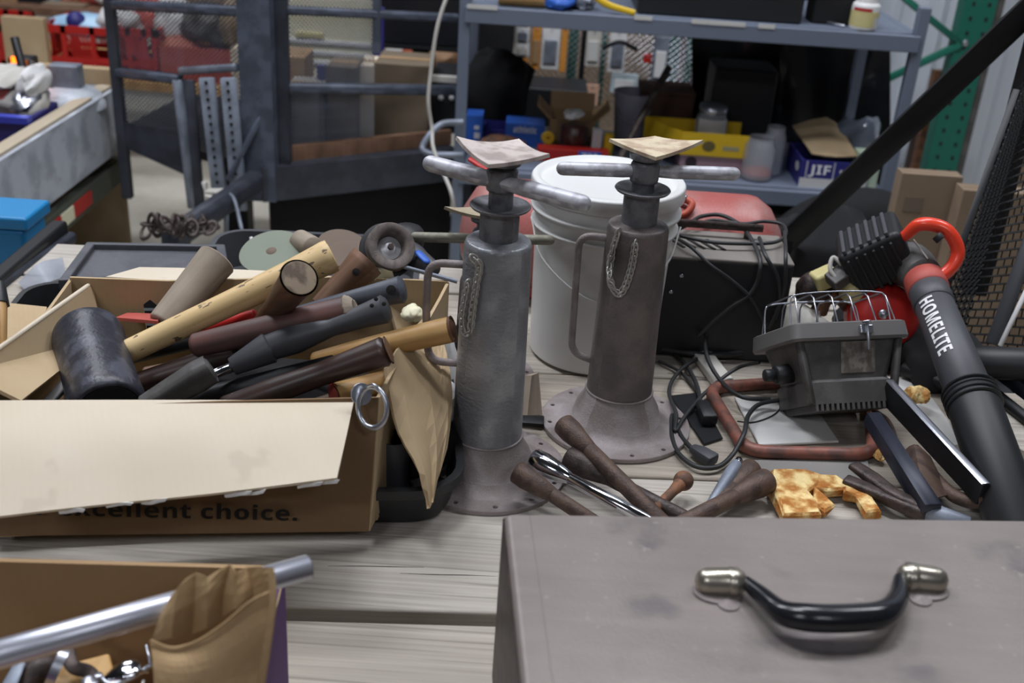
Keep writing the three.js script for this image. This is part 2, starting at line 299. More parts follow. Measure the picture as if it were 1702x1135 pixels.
// ---------- the hall ----------
function structure(name, gs, m) { return single(name, '', '', gs, m, null, 'structure'); }
const plain = (x, y, z, w, h, d) => new THREE.BoxGeometry(w, h, d).translate(x, y, z);
structure('floor', plain(-0.5, FLOOR - 0.1, -2.6, 11, 0.2, 13.4), M.concrete);
structure('ceiling', plain(-0.5, 4.1, -2.6, 11, 0.2, 13.4), M.wallPlain);
structure('wall_left', plain(-6, 1.7, -2.6, 0.2, 5, 13.4), M.wallPlain);
structure('wall_right', plain(5, 1.7, -0.2, 0.2, 5, 8.6), M.wallPlain);
structure('wall_front', plain(-0.5, 1.7, 4, 11, 5, 0.2), M.wallPlain);
structure('wall_far', plain(-2.4, 1.7, -9.2, 7.2, 5, 0.2), M.wallPlain);
structure('wall_side', plain(1.1, 1.7, -6.8, 0.2, 5, 4.9), M.wallPlain);
{ // corrugated white sheeting behind the pallet rack
  const w = new THREE.Group(); w.name = 'wall_back'; w.userData.kind = 'structure'; w.position.set(3, FLOOR, -4.4); scene.add(w);
  part(w, 'backing', plain(3, 1.7, -4.5, 3.9, 5, 0.12), M.wallWhite);
  for (let k = 0; k < 14; k++) {
    const x = 1.2 + k * 0.27, s = [[0, 0], [0.035, 0.035], [0.095, 0.035], [0.13, 0]].map(p => new THREE.Vector2(p[0], -p[1]));
    part(w, 'sheet_rib', new THREE.ExtrudeGeometry(new THREE.Shape(s), { depth: 4.7, bevelEnabled: false }).rotateX(-Math.PI / 2).translate(x, FLOOR, -4.44), M.wallWhite);
    part(w, 'sheet_rib', plain(x + 0.2, 1.65, -4.437, 0.03, 4.7, 0.008), M.wallWhite);
  }
}
const WORDS = ['over the jacks and the hammer box', 'over the right end of the shelf', 'behind the camera on the carton side', 'behind the camera on the toolbox side', 'over the mesh gate', 'over the shelf', 'far down the hall above the red crates'];
LAMPS.forEach(([x, z, w, d, s], i) => {
  const t = T('ceiling_lamp', 'long white ceiling lamp ' + WORDS[i], 'lamp', V(x, LAMP_Y, z));
  part(t, 'housing', bx(x, LAMP_Y + 0.05, z, w + 0.06, 0.06, d + 0.06, 0.01), M.white);
  part(t, 'diffuser', bx(x, LAMP_Y + 0.012, z, w, 0.02, d, 0.005), mat(0xffffff, 0.5, 0, { emissive: 0xf2f6ff, emissiveIntensity: 3 }));
  part(t, 'hanger', [-0.4, 0.4].map(a => new THREE.CylinderGeometry(0.006, 0.006, 0.36, 8).translate(x + a, LAMP_Y + 0.25, z)), M.zinc);
  const l = new THREE.RectAreaLight(0xf3f6ff, s, w, d); l.position.set(x, LAMP_Y - 0.01, z); l.rotation.x = -Math.PI / 2; l.castShadow = true; scene.add(l);
});

// ---------- the trailer whose deck carries everything ----------
{
  const t = T('flatbed_trailer', 'grey weathered plank deck of a trailer carrying the jacks, toolbox and cartons', 'trailer', V(0, FLOOR, -1.3));
  const edges = [-0.06, -0.35, -0.637, -0.925, -1.212, -1.497, -1.785, -1.935], yaw = 3.4 * R;
  for (let i = 0; i < edges.length - 1; i++) {
    const g1 = i === 2 ? 0.009 : 0.003, g0 = i === 3 ? 0.009 : 0.003, w = edges[i] - edges[i + 1] - g0 - g1, zc = (edges[i] - g0 + edges[i + 1] + g1) / 2;
    const xl = -0.86, xr = i > 4 ? 0.72 : 1.7, g = new RoundedBoxGeometry(xr - xl, 0.038, w, 2, 0.004).translate((xl + xr) / 2 , -0.019 - (i % 3) * 0.0008, 0);
    g.rotateY(yaw).translate(0, 0, zc); boxUV(g);
    const uv = g.attributes.uv; for (let k = 0; k < uv.count; k++) uv.setXY(k, uv.getX(k) + i * 0.37, uv.getY(k) * 1.0 + i * 0.13);
    g.userData.keepUV = true; part(t, 'plank', g, M.deck[i % 3]);
  }
  for (const [pts, w] of [[[[545, 941], [600, 941], [650, 942], [705, 943]], 0.0011], [[[665, 953], [720, 955], [775, 956], [828, 958]], 0.0011], [[[1110, 620], [1160, 626], [1200, 632]], 0.0008]]) part(t, 'split_groove', sweep(pts.map(p => D(p[0], p[1], -0.0002)), pts.map((_, i) => [i % 3 ? w : w * 0.3, 0.0004]), { curve: true, seg: 6 }), M.ink);
  part(t, 'side_rail', [bx(-0.87, -0.03, -1.0, 0.03, 0.1, 1.9, 0.006)], M.blackSteel);
  for (const x of [-0.6, 0.1, 0.8, 1.5]) part(t, 'crossmember', bx(x, -0.08, -1.0, 0.06, 0.08, 1.9, 0.004), M.blackSteel);
  for (const z of [-0.3, -1.85]) part(t, 'crossbeam', bx(0.4, -0.16, z, 2.5, 0.08, 0.06, 0.004), M.blackSteel);
  for (const [x, z] of [[-0.75, -0.3], [1.5, -0.3], [-0.75, -1.85], [1.5, -1.85]]) part(t, 'leg', bx(x, (FLOOR - 0.12) / 2, z, 0.07, -FLOOR - 0.12, 0.07, 0.004), M.blackSteel);
  part(t, 'edge_bar', sweep([P(-40, 500, -1.6), P(118, 394, -1.95)], 0.011, { sq: 3, seg: 12 }), M.darkSteel);
}

// ---------- brown toolbox ----------
{
  const yaw = 5.5 * R, o = V(0.266, 0, -0.742), w = 0.505, d = 0.235, h = 0.2, L = (g) => turned(g, o, yaw);
  const t = T('toolbox', 'large taupe metal toolbox with a black carrying handle on its scuffed lid', 'toolbox', o);
  part(t, 'body', L(bx(0, 0.082, 0, w - 0.006, 0.164, d - 0.006, 0.006)), M.toolbox);
  part(t, 'lid', [L(bx(0, 0.182, 0, w, 0.036, d, 0.007)), L(bx(0.006, 0.2003, 0, w - 0.034, 0.0014, d - 0.012, 0.0006))], M.toolbox);
  part(t, 'edge_strip', L(bx(-w / 2 + 0.002, 0.1, 0, 0.006, 0.19, d - 0.002, 0.002)), M.rustDark);
  const A = P(1200, 975, -0.75), B = P(1530, 970, -0.77); const a = D(1198, 978, 0.203), b = D(1528, 972, 0.203);
  for (const [c, s] of [[a, 1], [b, -1]]) {
    const br = part(t, 'handle_bracket', [sweep([c.clone().add(V(-0.012 * s, 0.006, 0)), c.clone().add(V(0.01 * s, 0.0075, 0))], [[0.011, 0.012], [0.0115, 0.0125]], { round: true, seg: 20 }), sweep([c.clone().add(V(0.004 * s, 0.0075, 0)), c.clone().add(V(0.014 * s, 0.0075, 0))], 0.0125, { seg: 20 })], mat(0xb2ac9e, 0.3, 0.85));
    part(br, 'mounting_plate', lathe([[0, 0], [0.02, 0], [0.021, 0.001], [0.02, 0.0022], [0, 0.0024]], 28).scale(1, 1, 0.72).translate(c.x - 0.003 * s, 0.2012, c.z + 0.004), M.castBase);
    for (const dz of [-0.0145, 0.017]) part(br, 'rivet', [lathe([[0, 0.0025], [0.004, 0.002], [0.0055, 0.0005], [0.0095, 0.0004], [0.0095, -0.0006], [0, -0.0006]], 20).translate(c.x + 0.004 * s, 0.2022, c.z + dz)], M.castBase);
  }
  const hp = [D(1240, 968, 0.213), D(1266, 990, 0.216), D(1300, 1018, 0.22), D(1340, 1026, 0.223), D(1420, 1027, 0.223), D(1468, 1020, 0.222), D(1492, 995, 0.217), D(1496, 962, 0.213)];
  part(t, 'handle', sweep(hp, [0.0055, 0.0075, 0.0098, 0.0112, 0.0112, 0.0108, 0.0085, 0.0055], { curve: true, n: 40, seg: 20, round: true }), M.blackGloss);
}

// ---------- open carton with the aluminium tube, front ----------
{
  const h = 0.15, BL = D(-60, 932, h), BR = D(463, 946, h), k = V(BR.x - BL.x, 0, BR.z - BL.z).normalize(), n = V(k.z, 0, -k.x).negate();   // n points to the camera side
  const foot = p => V(p.x, 0.004, p.z), L = BR.distanceTo(BL), dep = 0.3, F = p => p.clone().addScaledVector(n, dep);
  const t = T('cardboard_carton', 'open carton with brown inside and purple outside, holding an aluminium tube', 'carton', foot(BL).lerp(foot(F(BR)), 0.5));
  const wall = (a, b, ht) => upright(a, b, [[0, 0], [a.distanceTo(b), 0], [a.distanceTo(b), ht], [0, ht]], 0.005);
  part(t, 'back_panel', wall(foot(BL), foot(BR), h), M.cardBrown, 'brown corrugated back panel');
  const rp = part(t, 'side_panel', wall(foot(BR), foot(F(BR)), h).translate(0.0055, 0, 0), M.purple, 'purple printed side panel');
  part(rp, 'cut_edge', sweep([BR.clone().add(V(0.0035, 0.0005, 0)), F(BR).add(V(0.0035, 0.0005, 0))], [[0.0035, 0.0012], [0.0035, 0.0012]], { seg: 8, sq: 3 }), M.card);
  { const gs = []; for (let i = 0; i < 70; i++) { const p = BR.clone().lerp(F(BR), (i + 0.5) / 70).add(V(0.0035, 0.0012, 0)); gs.push(new THREE.BoxGeometry(0.0036, 0.0012, 0.0016).translate(p.x, p.y, p.z)); } part(rp, 'corrugation', gs, M.cardDull); }
  part(t, 'side_panel', wall(foot(F(BR)).add(V(0, 0, 0)), foot(BR), h).translate(-0.001, 0, 0), M.cardBrown, 'brown inner face of the side');
  part(t, 'front_panel', wall(foot(F(BL)), foot(F(BR)), 0.1), M.purple);
  part(t, 'base_panel', slab([foot(BL), foot(BR), foot(F(BR)), foot(F(BL))], 0.004, 0.004), M.cardBrown);
  const tb = T('aluminium_tube', 'bright aluminium tube sticking out of the front carton beside the paper bag', 'tube', D(300, 1000, 0.1));
  const a = P(-60, 1104, -0.60), b = P(512, 942, -0.755);
  part(tb, 'pipe', sweep([a, b], 0.0108, { seg: 28, bev: 0.04 }), M.alu);
  part(tb, 'end_face', along(lathe([[0, 0], [0.0095, 0], [0.010, 0.0006], [0, 0.0008]], 24), b.clone().addScaledVector(b.clone().sub(a).normalize(), 0.0001), b.clone().sub(a)), mat(0x8d8e95, 0.5, 0.6));
  // paper bag round the tube
  const pb = T('paper_bag', 'crumpled brown paper bag wrapped over the aluminium tube in the front carton', 'paper bag', D(350, 1130, 0.02));
  const fr = [[[250, 1066], [285, 1078], [325, 1068], [372, 1038], [418, 1000], [453, 983]], [[254, 1100], [292, 1106], [335, 1100], [378, 1080], [420, 1056], [450, 1040]], [[258, 1150], [296, 1156], [338, 1155], [380, 1145], [420, 1135], [440, 1120]], [[258, 1200], [296, 1206], [338, 1205], [378, 1195], [412, 1185], [430, 1160]]];
  part(pb, 'front_layer', crumple(sheet(fr.map((r, i) => r.map(p => P(p[0], p[1], -0.645 - 0.0001 * (p[0] - 250) + 0.012 * i))), 0.0012, 4), 0.0014, 40, 3), M.paperBag);
  const bk = [[[276, 1008], [296, 976], [325, 952], [345, 960], [384, 938], [392, 952], [410, 944], [452, 942]], [[262, 1030], [290, 1015], [322, 1000], [345, 985], [372, 985], [395, 990], [420, 975], [456, 958]], [[250, 1068], [285, 1060], [320, 1052], [345, 1042], [370, 1025], [395, 1010], [420, 1000], [455, 985]]];
  part(pb, 'back_layer', crumple(sheet(bk.map((r, i) => r.map((p, j) => P(p[0], p[1], [-0.672, -0.664, -0.66][i] - 0.0001 * (p[0] - 250) + (j % 2 ? 0.007 : -0.005)))), 0.0012, 2, 0.4), 0.0015, 60, 9), M.paperBag);
  part(pb, 'rolled_rim', sweep(fr[0].map(p => P(p[0], p[1] - 1, -0.643 - 0.0001 * (p[0] - 250))), 0.0013, { curve: true, n: 40, seg: 8 }), M.paperBag);
  const fold = [[[446, 945], [455, 943]], [[448, 1000], [459, 990]], [[436, 1080], [452, 1060]], [[420, 1180], [436, 1160]]];
  part(pb, 'side_fold', sheet(fold.map((r, i) => r.map(p => P(p[0], p[1], -0.668 + 0.012 * i))), 0.0015, 3), M.paperBag);
  // loose hardware
  const item = (name, label, cat, gs, m) => single(name, label, cat, gs, m);
  const h0 = (px, py, y = 0.1) => D(px, py, y);
  const ring = (c, r, tr, rx, ry) => new THREE.TorusGeometry(r, tr, 10, 36).rotateX(rx).rotateY(ry).translate(c.x, c.y, c.z);
  item('hose_clamp', 'thin dark steel hose clamp standing under the aluminium tube in the front carton', 'clamp', [new THREE.CylinderGeometry(0.019, 0.019, 0.008, 36, 1, true).rotateZ(1.2).translate(h0(98, 1108).x, h0(98, 1108).y, h0(98, 1108).z), bx(0, 0, 0, 0.01, 0.008, 0.01).translate(h0(85, 1090).x, 0.12, h0(85, 1090).z)], M.zinc);
  item('steel_bracket', 'dark bent steel bracket below the tube, middle of the front carton', 'bracket', sweep([h0(112, 1082, 0.115), h0(122, 1108, 0.11), h0(150, 1118, 0.1), h0(170, 1150, 0.09)], [[0.006, 0.0018], [0.006, 0.0018], [0.006, 0.0018], [0.006, 0.0018]], { curve: true }), M.rustDark);
  item('spoon_hook', 'shiny chrome oval buckle beside the paper bag in the front carton', 'buckle', [sweep([h0(175, 1128, 0.1), h0(205, 1112, 0.105), h0(228, 1108, 0.105), h0(244, 1114, 0.1)], [[0.003, 0.002], [0.011, 0.003], [0.01, 0.003], [0.003, 0.002]], { curve: true, round: true })], M.chrome);
  item('steel_hook', 'bright wire hook below the chrome buckle in the front carton', 'hook', sweep([h0(165, 1120, 0.1), h0(180, 1136, 0.1), h0(215, 1128, 0.1), h0(250, 1106, 0.105), h0(258, 1102, 0.108)], 0.0022, { curve: true, round: true, seg: 10 }), M.zinc);
  item('wire_tie', 'thin twisted wire tie on the edge of the paper bag', 'wire', sweep([h0(243, 1072, 0.12), h0(247, 1090, 0.118), h0(252, 1106, 0.112)], 0.0012, { curve: true, seg: 8 }), M.zinc);
  item('tan_block', 'small tan wooden block among hardware in the front carton', 'block', turned(bx(0, 0, 0, 0.05, 0.02, 0.045, 0.003), h0(140, 1140, 0.085), 0.5), M.tanWood);
  item('steel_strap', 'flat grey steel strap lying at the left end of the front carton', 'strap', sweep([h0(10, 1150, 0.09), h0(34, 1100, 0.1)], [[0.007, 0.0015], [0.005, 0.0015]]), M.galv);
  item('pipe_elbow', 'dark pipe elbow at the left under the aluminium tube', 'pipe fitting', sweep([h0(40, 1160, 0.07), h0(55, 1120, 0.085), h0(80, 1110, 0.085), h0(95, 1130, 0.07)], 0.012, { curve: true }), M.rustDark);
  item('wing_bolt', 'zinc wing bolt lying beside the steel bracket', 'bolt', [sweep([h0(150, 1132, 0.1), h0(170, 1124, 0.1)], 0.004), sweep([h0(146, 1126, 0.105), h0(152, 1140, 0.105)], [[0.006, 0.002], [0.006, 0.002]])], M.zinc);
  item('scrap_chain', 'short loop of chain under the aluminium tube', 'chain', Array.from({ length: 9 }, (_, i) => { const c = h0(180 + i * 7, 1150 - 6 * Math.sin(i), 0.075); return new THREE.TorusGeometry(0.006, 0.0016, 8, 16).rotateX(i % 2 ? 1.2 : 0.2).rotateY(i).translate(c.x, c.y, c.z); }), M.chain);
}

// ---------- black tub and the cardboard box of hammers in it ----------
const boxYaw = 8 * R;
{
  // rounded tub: wall from an outline of rounded rectangles
  const FRc = D(694, 893, 0.0), cx = FRc.x - 0.30, cz = FRc.z - 0.215, w = 0.62, d = 0.47;
  const tubOutline = (w, d, r) => { const out = [], n = 6; for (const [sx, sz, q0] of [[1, 1, 0], [-1, 1, 1], [-1, -1, 2], [1, -1, 3]]) for (let k = 0; k <= n; k++) { const an = (q0 + k / n) * Math.PI / 2; out.push(new THREE.Vector2(sx * (w / 2 - r) + Math.cos(an) * r, sz * (d / 2 - r) + Math.sin(an) * r)); } out.push(out[0].clone()); return out; };
  globalThis.tubGeo = (w, d, h, r, flare, t) => {
    const rows = [], N = (o, y) => o.map(p => V(p.x, y, p.y)); const oo = (k) => tubOutline(w + k, d + k, r + k / 2);
    const prof = [[-0.06, 0], [-0.012, 0.003], [0, 0.014], [flare, h - 0.012], [flare + 0.016, h - 0.012], [flare + 0.016, h], [flare - 2 * t + 0.004, h], [-2 * t, 0.012], [-0.06, 0.008]];
    for (const [k, y] of prof) rows.push(N(oo(k), y));
    const pos = [], idx = [], m = rows[0].length; rows.forEach(r => r.forEach(p => pos.push(p.x, p.y, p.z)));
    for (let i = 0; i < rows.length - 1; i++) for (let j = 0; j < m - 1; j++) { const a = i * m + j; idx.push(a, a + m, a + 1, a + 1, a + m, a + m + 1); }
    const g = new THREE.BufferGeometry(); g.setAttribute('position', new THREE.Float32BufferAttribute(pos, 3)); g.setIndex(idx);
    const fl = new THREE.ShapeGeometry(new THREE.Shape(oo(-0.06).slice(0, -1))).rotateX(Math.PI / 2).translate(0, 0.004, 0); fl.deleteAttribute('uv'); fl.deleteAttribute('normal');
    const a = creased(g, 0.5), b = creased(fl, 0.5); return mergeGeometries([a, b]);
  };
  const t = T('plastic_tub', 'black plastic tub with a rounded corner under the hammer box', 'tub', V(cx, 0.001, cz));
  part(t, 'shell', turned(tubGeo(w, d, 0.06, 0.05, 0.014, 0.004), V(cx, 0.001, cz), boxYaw), M.blackPlastic);
  const c = D(650, 815, 0.03);
  const cn = T('steel_can', 'dark steel can standing in the black tub beside the hammer box', 'can', D(652, 826, 0.014));
  part(cn, 'can_body', lathe([[0, 0], [0.019, 0], [0.019, 0.085], [0.017, 0.085], [0.017, 0.01], [0, 0.01]], 28).translate(D(652, 826, 0.014).x, 0.014, D(652, 826, 0.014).z), M.greyPlastic);
}
const HB = {};   // corners of the hammer box (top, at its fold)
{
  const h = 0.165, y0 = 0.016;
  const FR = P(628, 672, -1.065), FL = P(-40, 668, -0.985); FR.y = FL.y = y0 + h;
  const dirR = V(0.05, 0, -0.335), BR = FR.clone().add(dirR), BL = FL.clone().add(V(-0.035, 0, -0.34));
  Object.assign(HB, { FR, FL, BR, BL });
  const low = p => V(p.x, y0, p.z);
  const lowFR = P(612, 882, -1.032), lowFL = P(-40, 890, -0.955);
  const t = T('cardboard_box', 'tan cardboard box packed with hammers, its pale front flap folded down', 'box', V((FL.x + BR.x) / 2, y0, (FL.z + BR.z) / 2));
  const fp = part(t, 'front_panel', quad(FL, FR, lowFR, lowFL, 0.004), M.kraftShade, 'printed outer face, its brown darkened for the flap shade');
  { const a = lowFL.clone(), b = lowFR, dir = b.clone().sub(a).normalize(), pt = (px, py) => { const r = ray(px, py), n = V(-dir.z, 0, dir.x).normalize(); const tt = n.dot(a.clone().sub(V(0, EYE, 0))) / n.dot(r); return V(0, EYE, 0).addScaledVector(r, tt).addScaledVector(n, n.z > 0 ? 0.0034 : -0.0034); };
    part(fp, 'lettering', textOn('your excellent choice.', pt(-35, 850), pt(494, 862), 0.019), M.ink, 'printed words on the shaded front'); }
  part(t, 'side_panel', sheet([[FR, FR.clone().lerp(BR, 0.33).add(V(-0.004, -0.004, 0)), FR.clone().lerp(BR, 0.66).add(V(0.003, 0, 0)), BR], [lowFR, lowFR.clone().lerp(low(BR), 0.33), lowFR.clone().lerp(low(BR), 0.66), low(BR)]], 0.004, 2), M.card);
  { // back panel with a torn hand hole
    const L = BL.distanceTo(BR); const hx = (() => { const p = P(271, 500, -1.36); return V(p.x - BL.x, 0, p.z - BL.z).length(); })();
    const hole = [[hx - 0.022, 0.085], [hx + 0.02, 0.085], [hx + 0.02, 0.132], [hx + 0.008, 0.138], [hx - 0.004, 0.128], [hx - 0.014, 0.138], [hx - 0.024, 0.13]];
    part(t, 'back_panel', upright(low(BL), low(BR), [[0, 0], [L, 0], [L, h + 0.003], [L * 0.7, h + 0.008], [L * 0.25, h], [0, h + 0.004]], 0.004, [hole]), M.card);
  }
  part(t, 'side_panel', quad(BL, FL, low(FL), low(BL), 0.004), M.card);
  part(t, 'base_panel', slab([low(FL), low(FR), low(BR), low(BL)], y0, 0.004), M.card);
  const fl = (px, py, z) => P(px, py, z);
  // front flap
  const ff = part(t, 'front_flap', sheet([[[-40, 668, -0.99], [150, 667, -1.012], [350, 667, -1.034], [588, 668, -1.06]], [[-40, 745, -0.925], [150, 733, -0.952], [350, 725, -0.978], [577, 720, -1.008]], [[-40, 864, -0.855], [150, 842, -0.885], [350, 822, -0.915], [560, 796, -0.945]]].map(r => r.map(p => fl(...p))), 0.004, 4), M.cardPale, 'pale front flap');
  [[120, 848], [200, 838], [255, 832], [395, 820], [420, 817], [515, 805], [545, 800]].forEach(([x, y], i) => part(ff, 'torn_edge', crumple(sheet([[fl(x - 22, y + 1, -0.862 - 0.00015 * x), fl(x + 22, y - 4, -0.862 - 0.00015 * x)], [fl(x - 20, y + 6, -0.861 - 0.00015 * x), fl(x + 18, y + 2, -0.861 - 0.00015 * x)]], 0.0012, 4), 0.003, 90, i), M.white, 'white torn paper edge'));
  // right flap, buckled
  const rf = [[[640, 612, -1.13], [672, 560, -1.21], [700, 532, -1.30], [712, 515, -1.36]], [[646, 655, -1.105], [690, 620, -1.17], [716, 575, -1.25], [728, 548, -1.31]], [[662, 720, -1.08], [700, 690, -1.12], [730, 640, -1.19], [742, 590, -1.25]], [[692, 775, -1.06], [714, 760, -1.085], [736, 715, -1.13], [750, 668, -1.18]], [[711, 832, -1.045], [716, 836, -1.05], [724, 800, -1.075], [741, 745, -1.12]]];
  { const cr = (a, n) => new THREE.CatmullRomCurve3(a, false, 'centripetal').getPoints(n), zig = [0, 0.012, 0.002, 0.016, 0.001, 0.01, 0.0]; const rows = rf.map(r => cr(r.map(p => fl(...p)), 6)), cols = rows[0].map((_, j) => cr(rows.map(r => r[j]), 10)); part(t, 'side_flap', sheet(cols[0].map((_, i) => cols.map((c, j) => { const p = c[i].clone(); p.z += zig[j] * (0.25 + 0.75 * i / 10); return p; })), 0.004, 1, 0.22), M.card, 'buckled tan side flap'); }
  // left flap, back flap
  const lf = part(t, 'side_flap', quad(P(152, 474, -1.33), P(-60, 622, -1.0), P(34, 668, -1.0), P(168, 560, -1.30), 0.004), M.card);
  part(lf, 'cut_edge', sweep([P(150, 472, -1.33), P(-60, 620, -1.0)], [0.003, 0.003], { seg: 8 }), M.cardPale);
  part(t, 'side_flap', quad(P(160, 478, -1.345), P(196, 470, -1.365), P(200, 540, -1.365), P(176, 545, -1.345), 0.004), M.cardBrown, 'torn corner tab');
  part(t, 'back_flap', sheet([[P(232, 446, -1.5), P(330, 448, -1.49), P(440, 452, -1.5), P(560, 462, -1.5)], [P(176, 462, -1.372), P(300, 470, -1.385), P(420, 474, -1.40), P(560, 480, -1.42)]], 0.004, 3), M.cardPale, 'pale folded back flap');
  // a second flat carton at the far left
  const c2 = T('flat_carton', 'piece of flat tan cardboard leaning left of the hammer box', 'cardboard', P(30, 560, -1.25));
  part(c2, 'sheet', quad(P(-40, 500, -1.42), P(78, 512, -1.4), P(60, 590, -1.2), P(-40, 625, -1.15), 0.004), M.card);
  const ps = T('wooden_stake', 'short brown wooden stake with a black clamp at the left edge', 'stake', P(0, 580, -1.1));
  part(ps, 'post', sweep([P(-4, 600, -1.08), P(-3, 505, -1.13)], 0.009, { sq: 3, seg: 12 }), M.tanWood);
  part(ps, 'clamp', sweep([P(-4, 508, -1.13), P(-4, 470, -1.15)], [0.012, 0.008], { sq: 3, seg: 12 }), M.blackPlastic);
}
// ---------- hammers and handles in the box ----------
function handle(name, label, category, A, B, st, m, extra) {      // st: [t, radius in pixels (, second radius)]
  const a = P(...A), b = P(...B), t = T(name, label, category, a.y < b.y ? a : b), pts = [], rad = [];
  for (const s of st) { const p = a.clone().lerp(b, s[0]); if (s[3]) p.y += s[3]; const k = mpp(p); pts.push(p); rad.push([s[1] * k, (s[2] ?? s[1]) * k]); }
  part(t, 'handle', sweep(pts, rad, { curve: true, n: 30, seg: 22, bev: 0.25, ...(extra?.o || {}) }), m);
  if (extra?.f) extra.f(t, a, b);
  return t;
}
const holeDot = (t, p, k = 1) => part(t, 'lanyard_hole', lathe([[0, 0], [0.0045 * k, 0], [0.005 * k, 0.0006], [0, 0.0008]], 16).applyMatrix4(new THREE.Matrix4().compose(p, new THREE.Quaternion().setFromUnitVectors(V(0, 1, 0), V(0, EYE, 0).sub(p).normalize()), V(1, 1, 1))), M.ink);
const face = (t, p, dir, r, m, n = 'end_face') => part(t, n, along(lathe([[0, 0.0012], [r * 0.8, 0.001], [r, 0], [0, 0]], 28), p, dir), m);
{
  handle('rubber_mallet', 'black rubber mallet with a chipped yellow wooden handle, largest in the hammer box', 'mallet', [200, 590, -1.17], [553, 424, -1.27], [[0, 18, 20], [0.5, 19, 22], [0.8, 22, 25], [0.97, 27, 29], [1, 26, 28]], M.yellowWood, { f: (t) => {
    const a = P(147, 562, -1.20), b = P(172, 652, -1.10), ax = b.clone().sub(a).normalize(), r = 0.0425, L = a.distanceTo(b) + 0.05;
    const s = a.clone().addScaledVector(ax, -0.012);
    const mid = part(t, 'head', along(lathe([[0, 0], [r * 0.86, 0], [r * 0.97, 0.006], [r, 0.016], [r * 0.97, L * 0.33], [r * 0.97, L * 0.66], [r * 1.02, L - 0.014], [r * 0.98, L - 0.003], [r * 0.86, L], [0, L]], 48), s, ax), M.rubber, 'black rubber head');
    part(mid, 'face_plate', along(lathe([[0, 0.001], [r * 0.8, 0.001], [r * 0.84, 0], [0, 0]], 40), s.clone().addScaledVector(ax, L), ax), M.blackSoft);
  } });
  handle('hammer', 'thick grey weathered wooden handle standing steeply behind the yellow handle', 'hammer', [270, 540, -1.27], [362, 430, -1.355], [[0, 26], [0.6, 30], [1, 33]], M.greyWood, { o: { bev: 0.08 } });
  handle('hammer', 'flared brown wooden handle with a round flat end facing the camera', 'hammer', [425, 560, -1.25], [497, 462, -1.13], [[0, 20], [0.5, 22], [0.8, 27], [1, 31]], M.brownWood, { o: { bev: 0.06 }, f: (t, a, b) => face(t, b.clone().addScaledVector(b.clone().sub(a).normalize(), 0.0003), b.clone().sub(a), 0.0222, M.endGrain) });
  handle('hammer', 'brown wooden handle with a hole leaning on the grinding wheel', 'hammer', [530, 515, -1.30], [612, 432, -1.34], [[0, 18], [0.5, 22], [0.9, 28], [1, 28]], M.umberWood, { o: { bev: 0.35, sq: 1.4 }, f: (t) => holeDot(t, P(592, 452, -1.305)) });
  handle('hammer', 'dark blue-grey rubber handle with a hole, third from the top', 'hammer', [490, 520, -1.22], [672, 480, -1.22], [[0, 8, 10], [0.35, 13, 15], [0.75, 18, 20], [1, 22, 24]], M.greyGrip, { f: (t) => holeDot(t, P(650, 482, -1.195), 1.2) });
  handle('hammer', 'long reddish brown handle with a rough splintered end', 'hammer', [320, 575, -1.17], [586, 514, -1.17], [[0, 20], [0.3, 22], [0.8, 24], [1, 25]], M.redWood, { f: (t, a, b) => part(t, 'splintered_end', crumple(sweep([b.clone().lerp(a, 0.05), b.clone().lerp(a, -0.012)], [0.0186, 0.0178], { seg: 20, bev: 0.3 }), 0.004, 160, 5), M.greyWood, 'rough grey end') });
  handle('hammer', 'hammer with a dark grey rubber grip and bright chrome shaft', 'hammer', [440, 580, -1.15], [645, 512, -1.16], [[0, 22], [0.25, 25], [0.55, 16], [0.8, 20], [1, 25]], M.greyPlastic, { f: (t) => {
    part(t, 'grip_collar', sweep([P(385, 610, -1.13), P(450, 577, -1.15)], [0.011, 0.019], { seg: 20 }), M.greyPlastic);
    part(t, 'shaft', sweep([P(300, 645, -1.10), P(390, 608, -1.13)], 0.0062, { seg: 18 }), M.chrome, 'chrome shaft');
    for (const [x, y] of [[625, 497], [638, 505], [618, 508]]) holeDot(t, P(x, y, -1.141), 0.5);
  } });
  handle('hammer', 'yellow-tan wooden handle with a dark end, reaching over the buckled flap', 'hammer', [520, 600, -1.2], [752, 547, -1.19], [[0, 14], [0.3, 18], [0.6, 20], [0.9, 22], [1, 22]], M.tanWood, { f: (t, a, b) => part(t, 'end_cap', sweep([b.clone().lerp(a, 0.03), b.clone().lerp(a, -0.012)], [0.0165, 0.0155], { seg: 20, bev: 0.4 }), M.brownWood, 'dark end') });
  handle('hammer', 'dark varnished brown handle nearest the front flap', 'hammer', [370, 680, -1.08], [645, 582, -1.10], [[0, 20], [0.3, 22], [0.6, 20], [1, 26]], M.darkWood, { f: (t, a, b) => face(t, b.clone().addScaledVector(b.clone().sub(a).normalize(), 0.0006), b.clone().sub(a), 0.0165, M.brownWood) });
  handle('steel_wedge', 'flat dark grey wedge beside the black mallet head', 'wedge', [236, 680, -1.06], [352, 612, -1.09], [[0, 17, 18], [0.8, 22, 24], [1, 20, 22]], M.lampGrey, { o: { sq: 2.2, bev: 0.3 } });
  handle('screwdriver', 'thin red tool handle under the yellow mallet handle', 'tool', [318, 556, -1.24], [425, 522, -1.24], [[0, 9], [0.5, 10], [1, 9]], M.red);
  single('red_plate', 'small dull red flat plate behind the black mallet head', 'plate', quad(P(192, 530, -1.28), P(212, 522, -1.32), P(272, 524, -1.3), P(262, 536, -1.25), 0.004), M.redDusty);
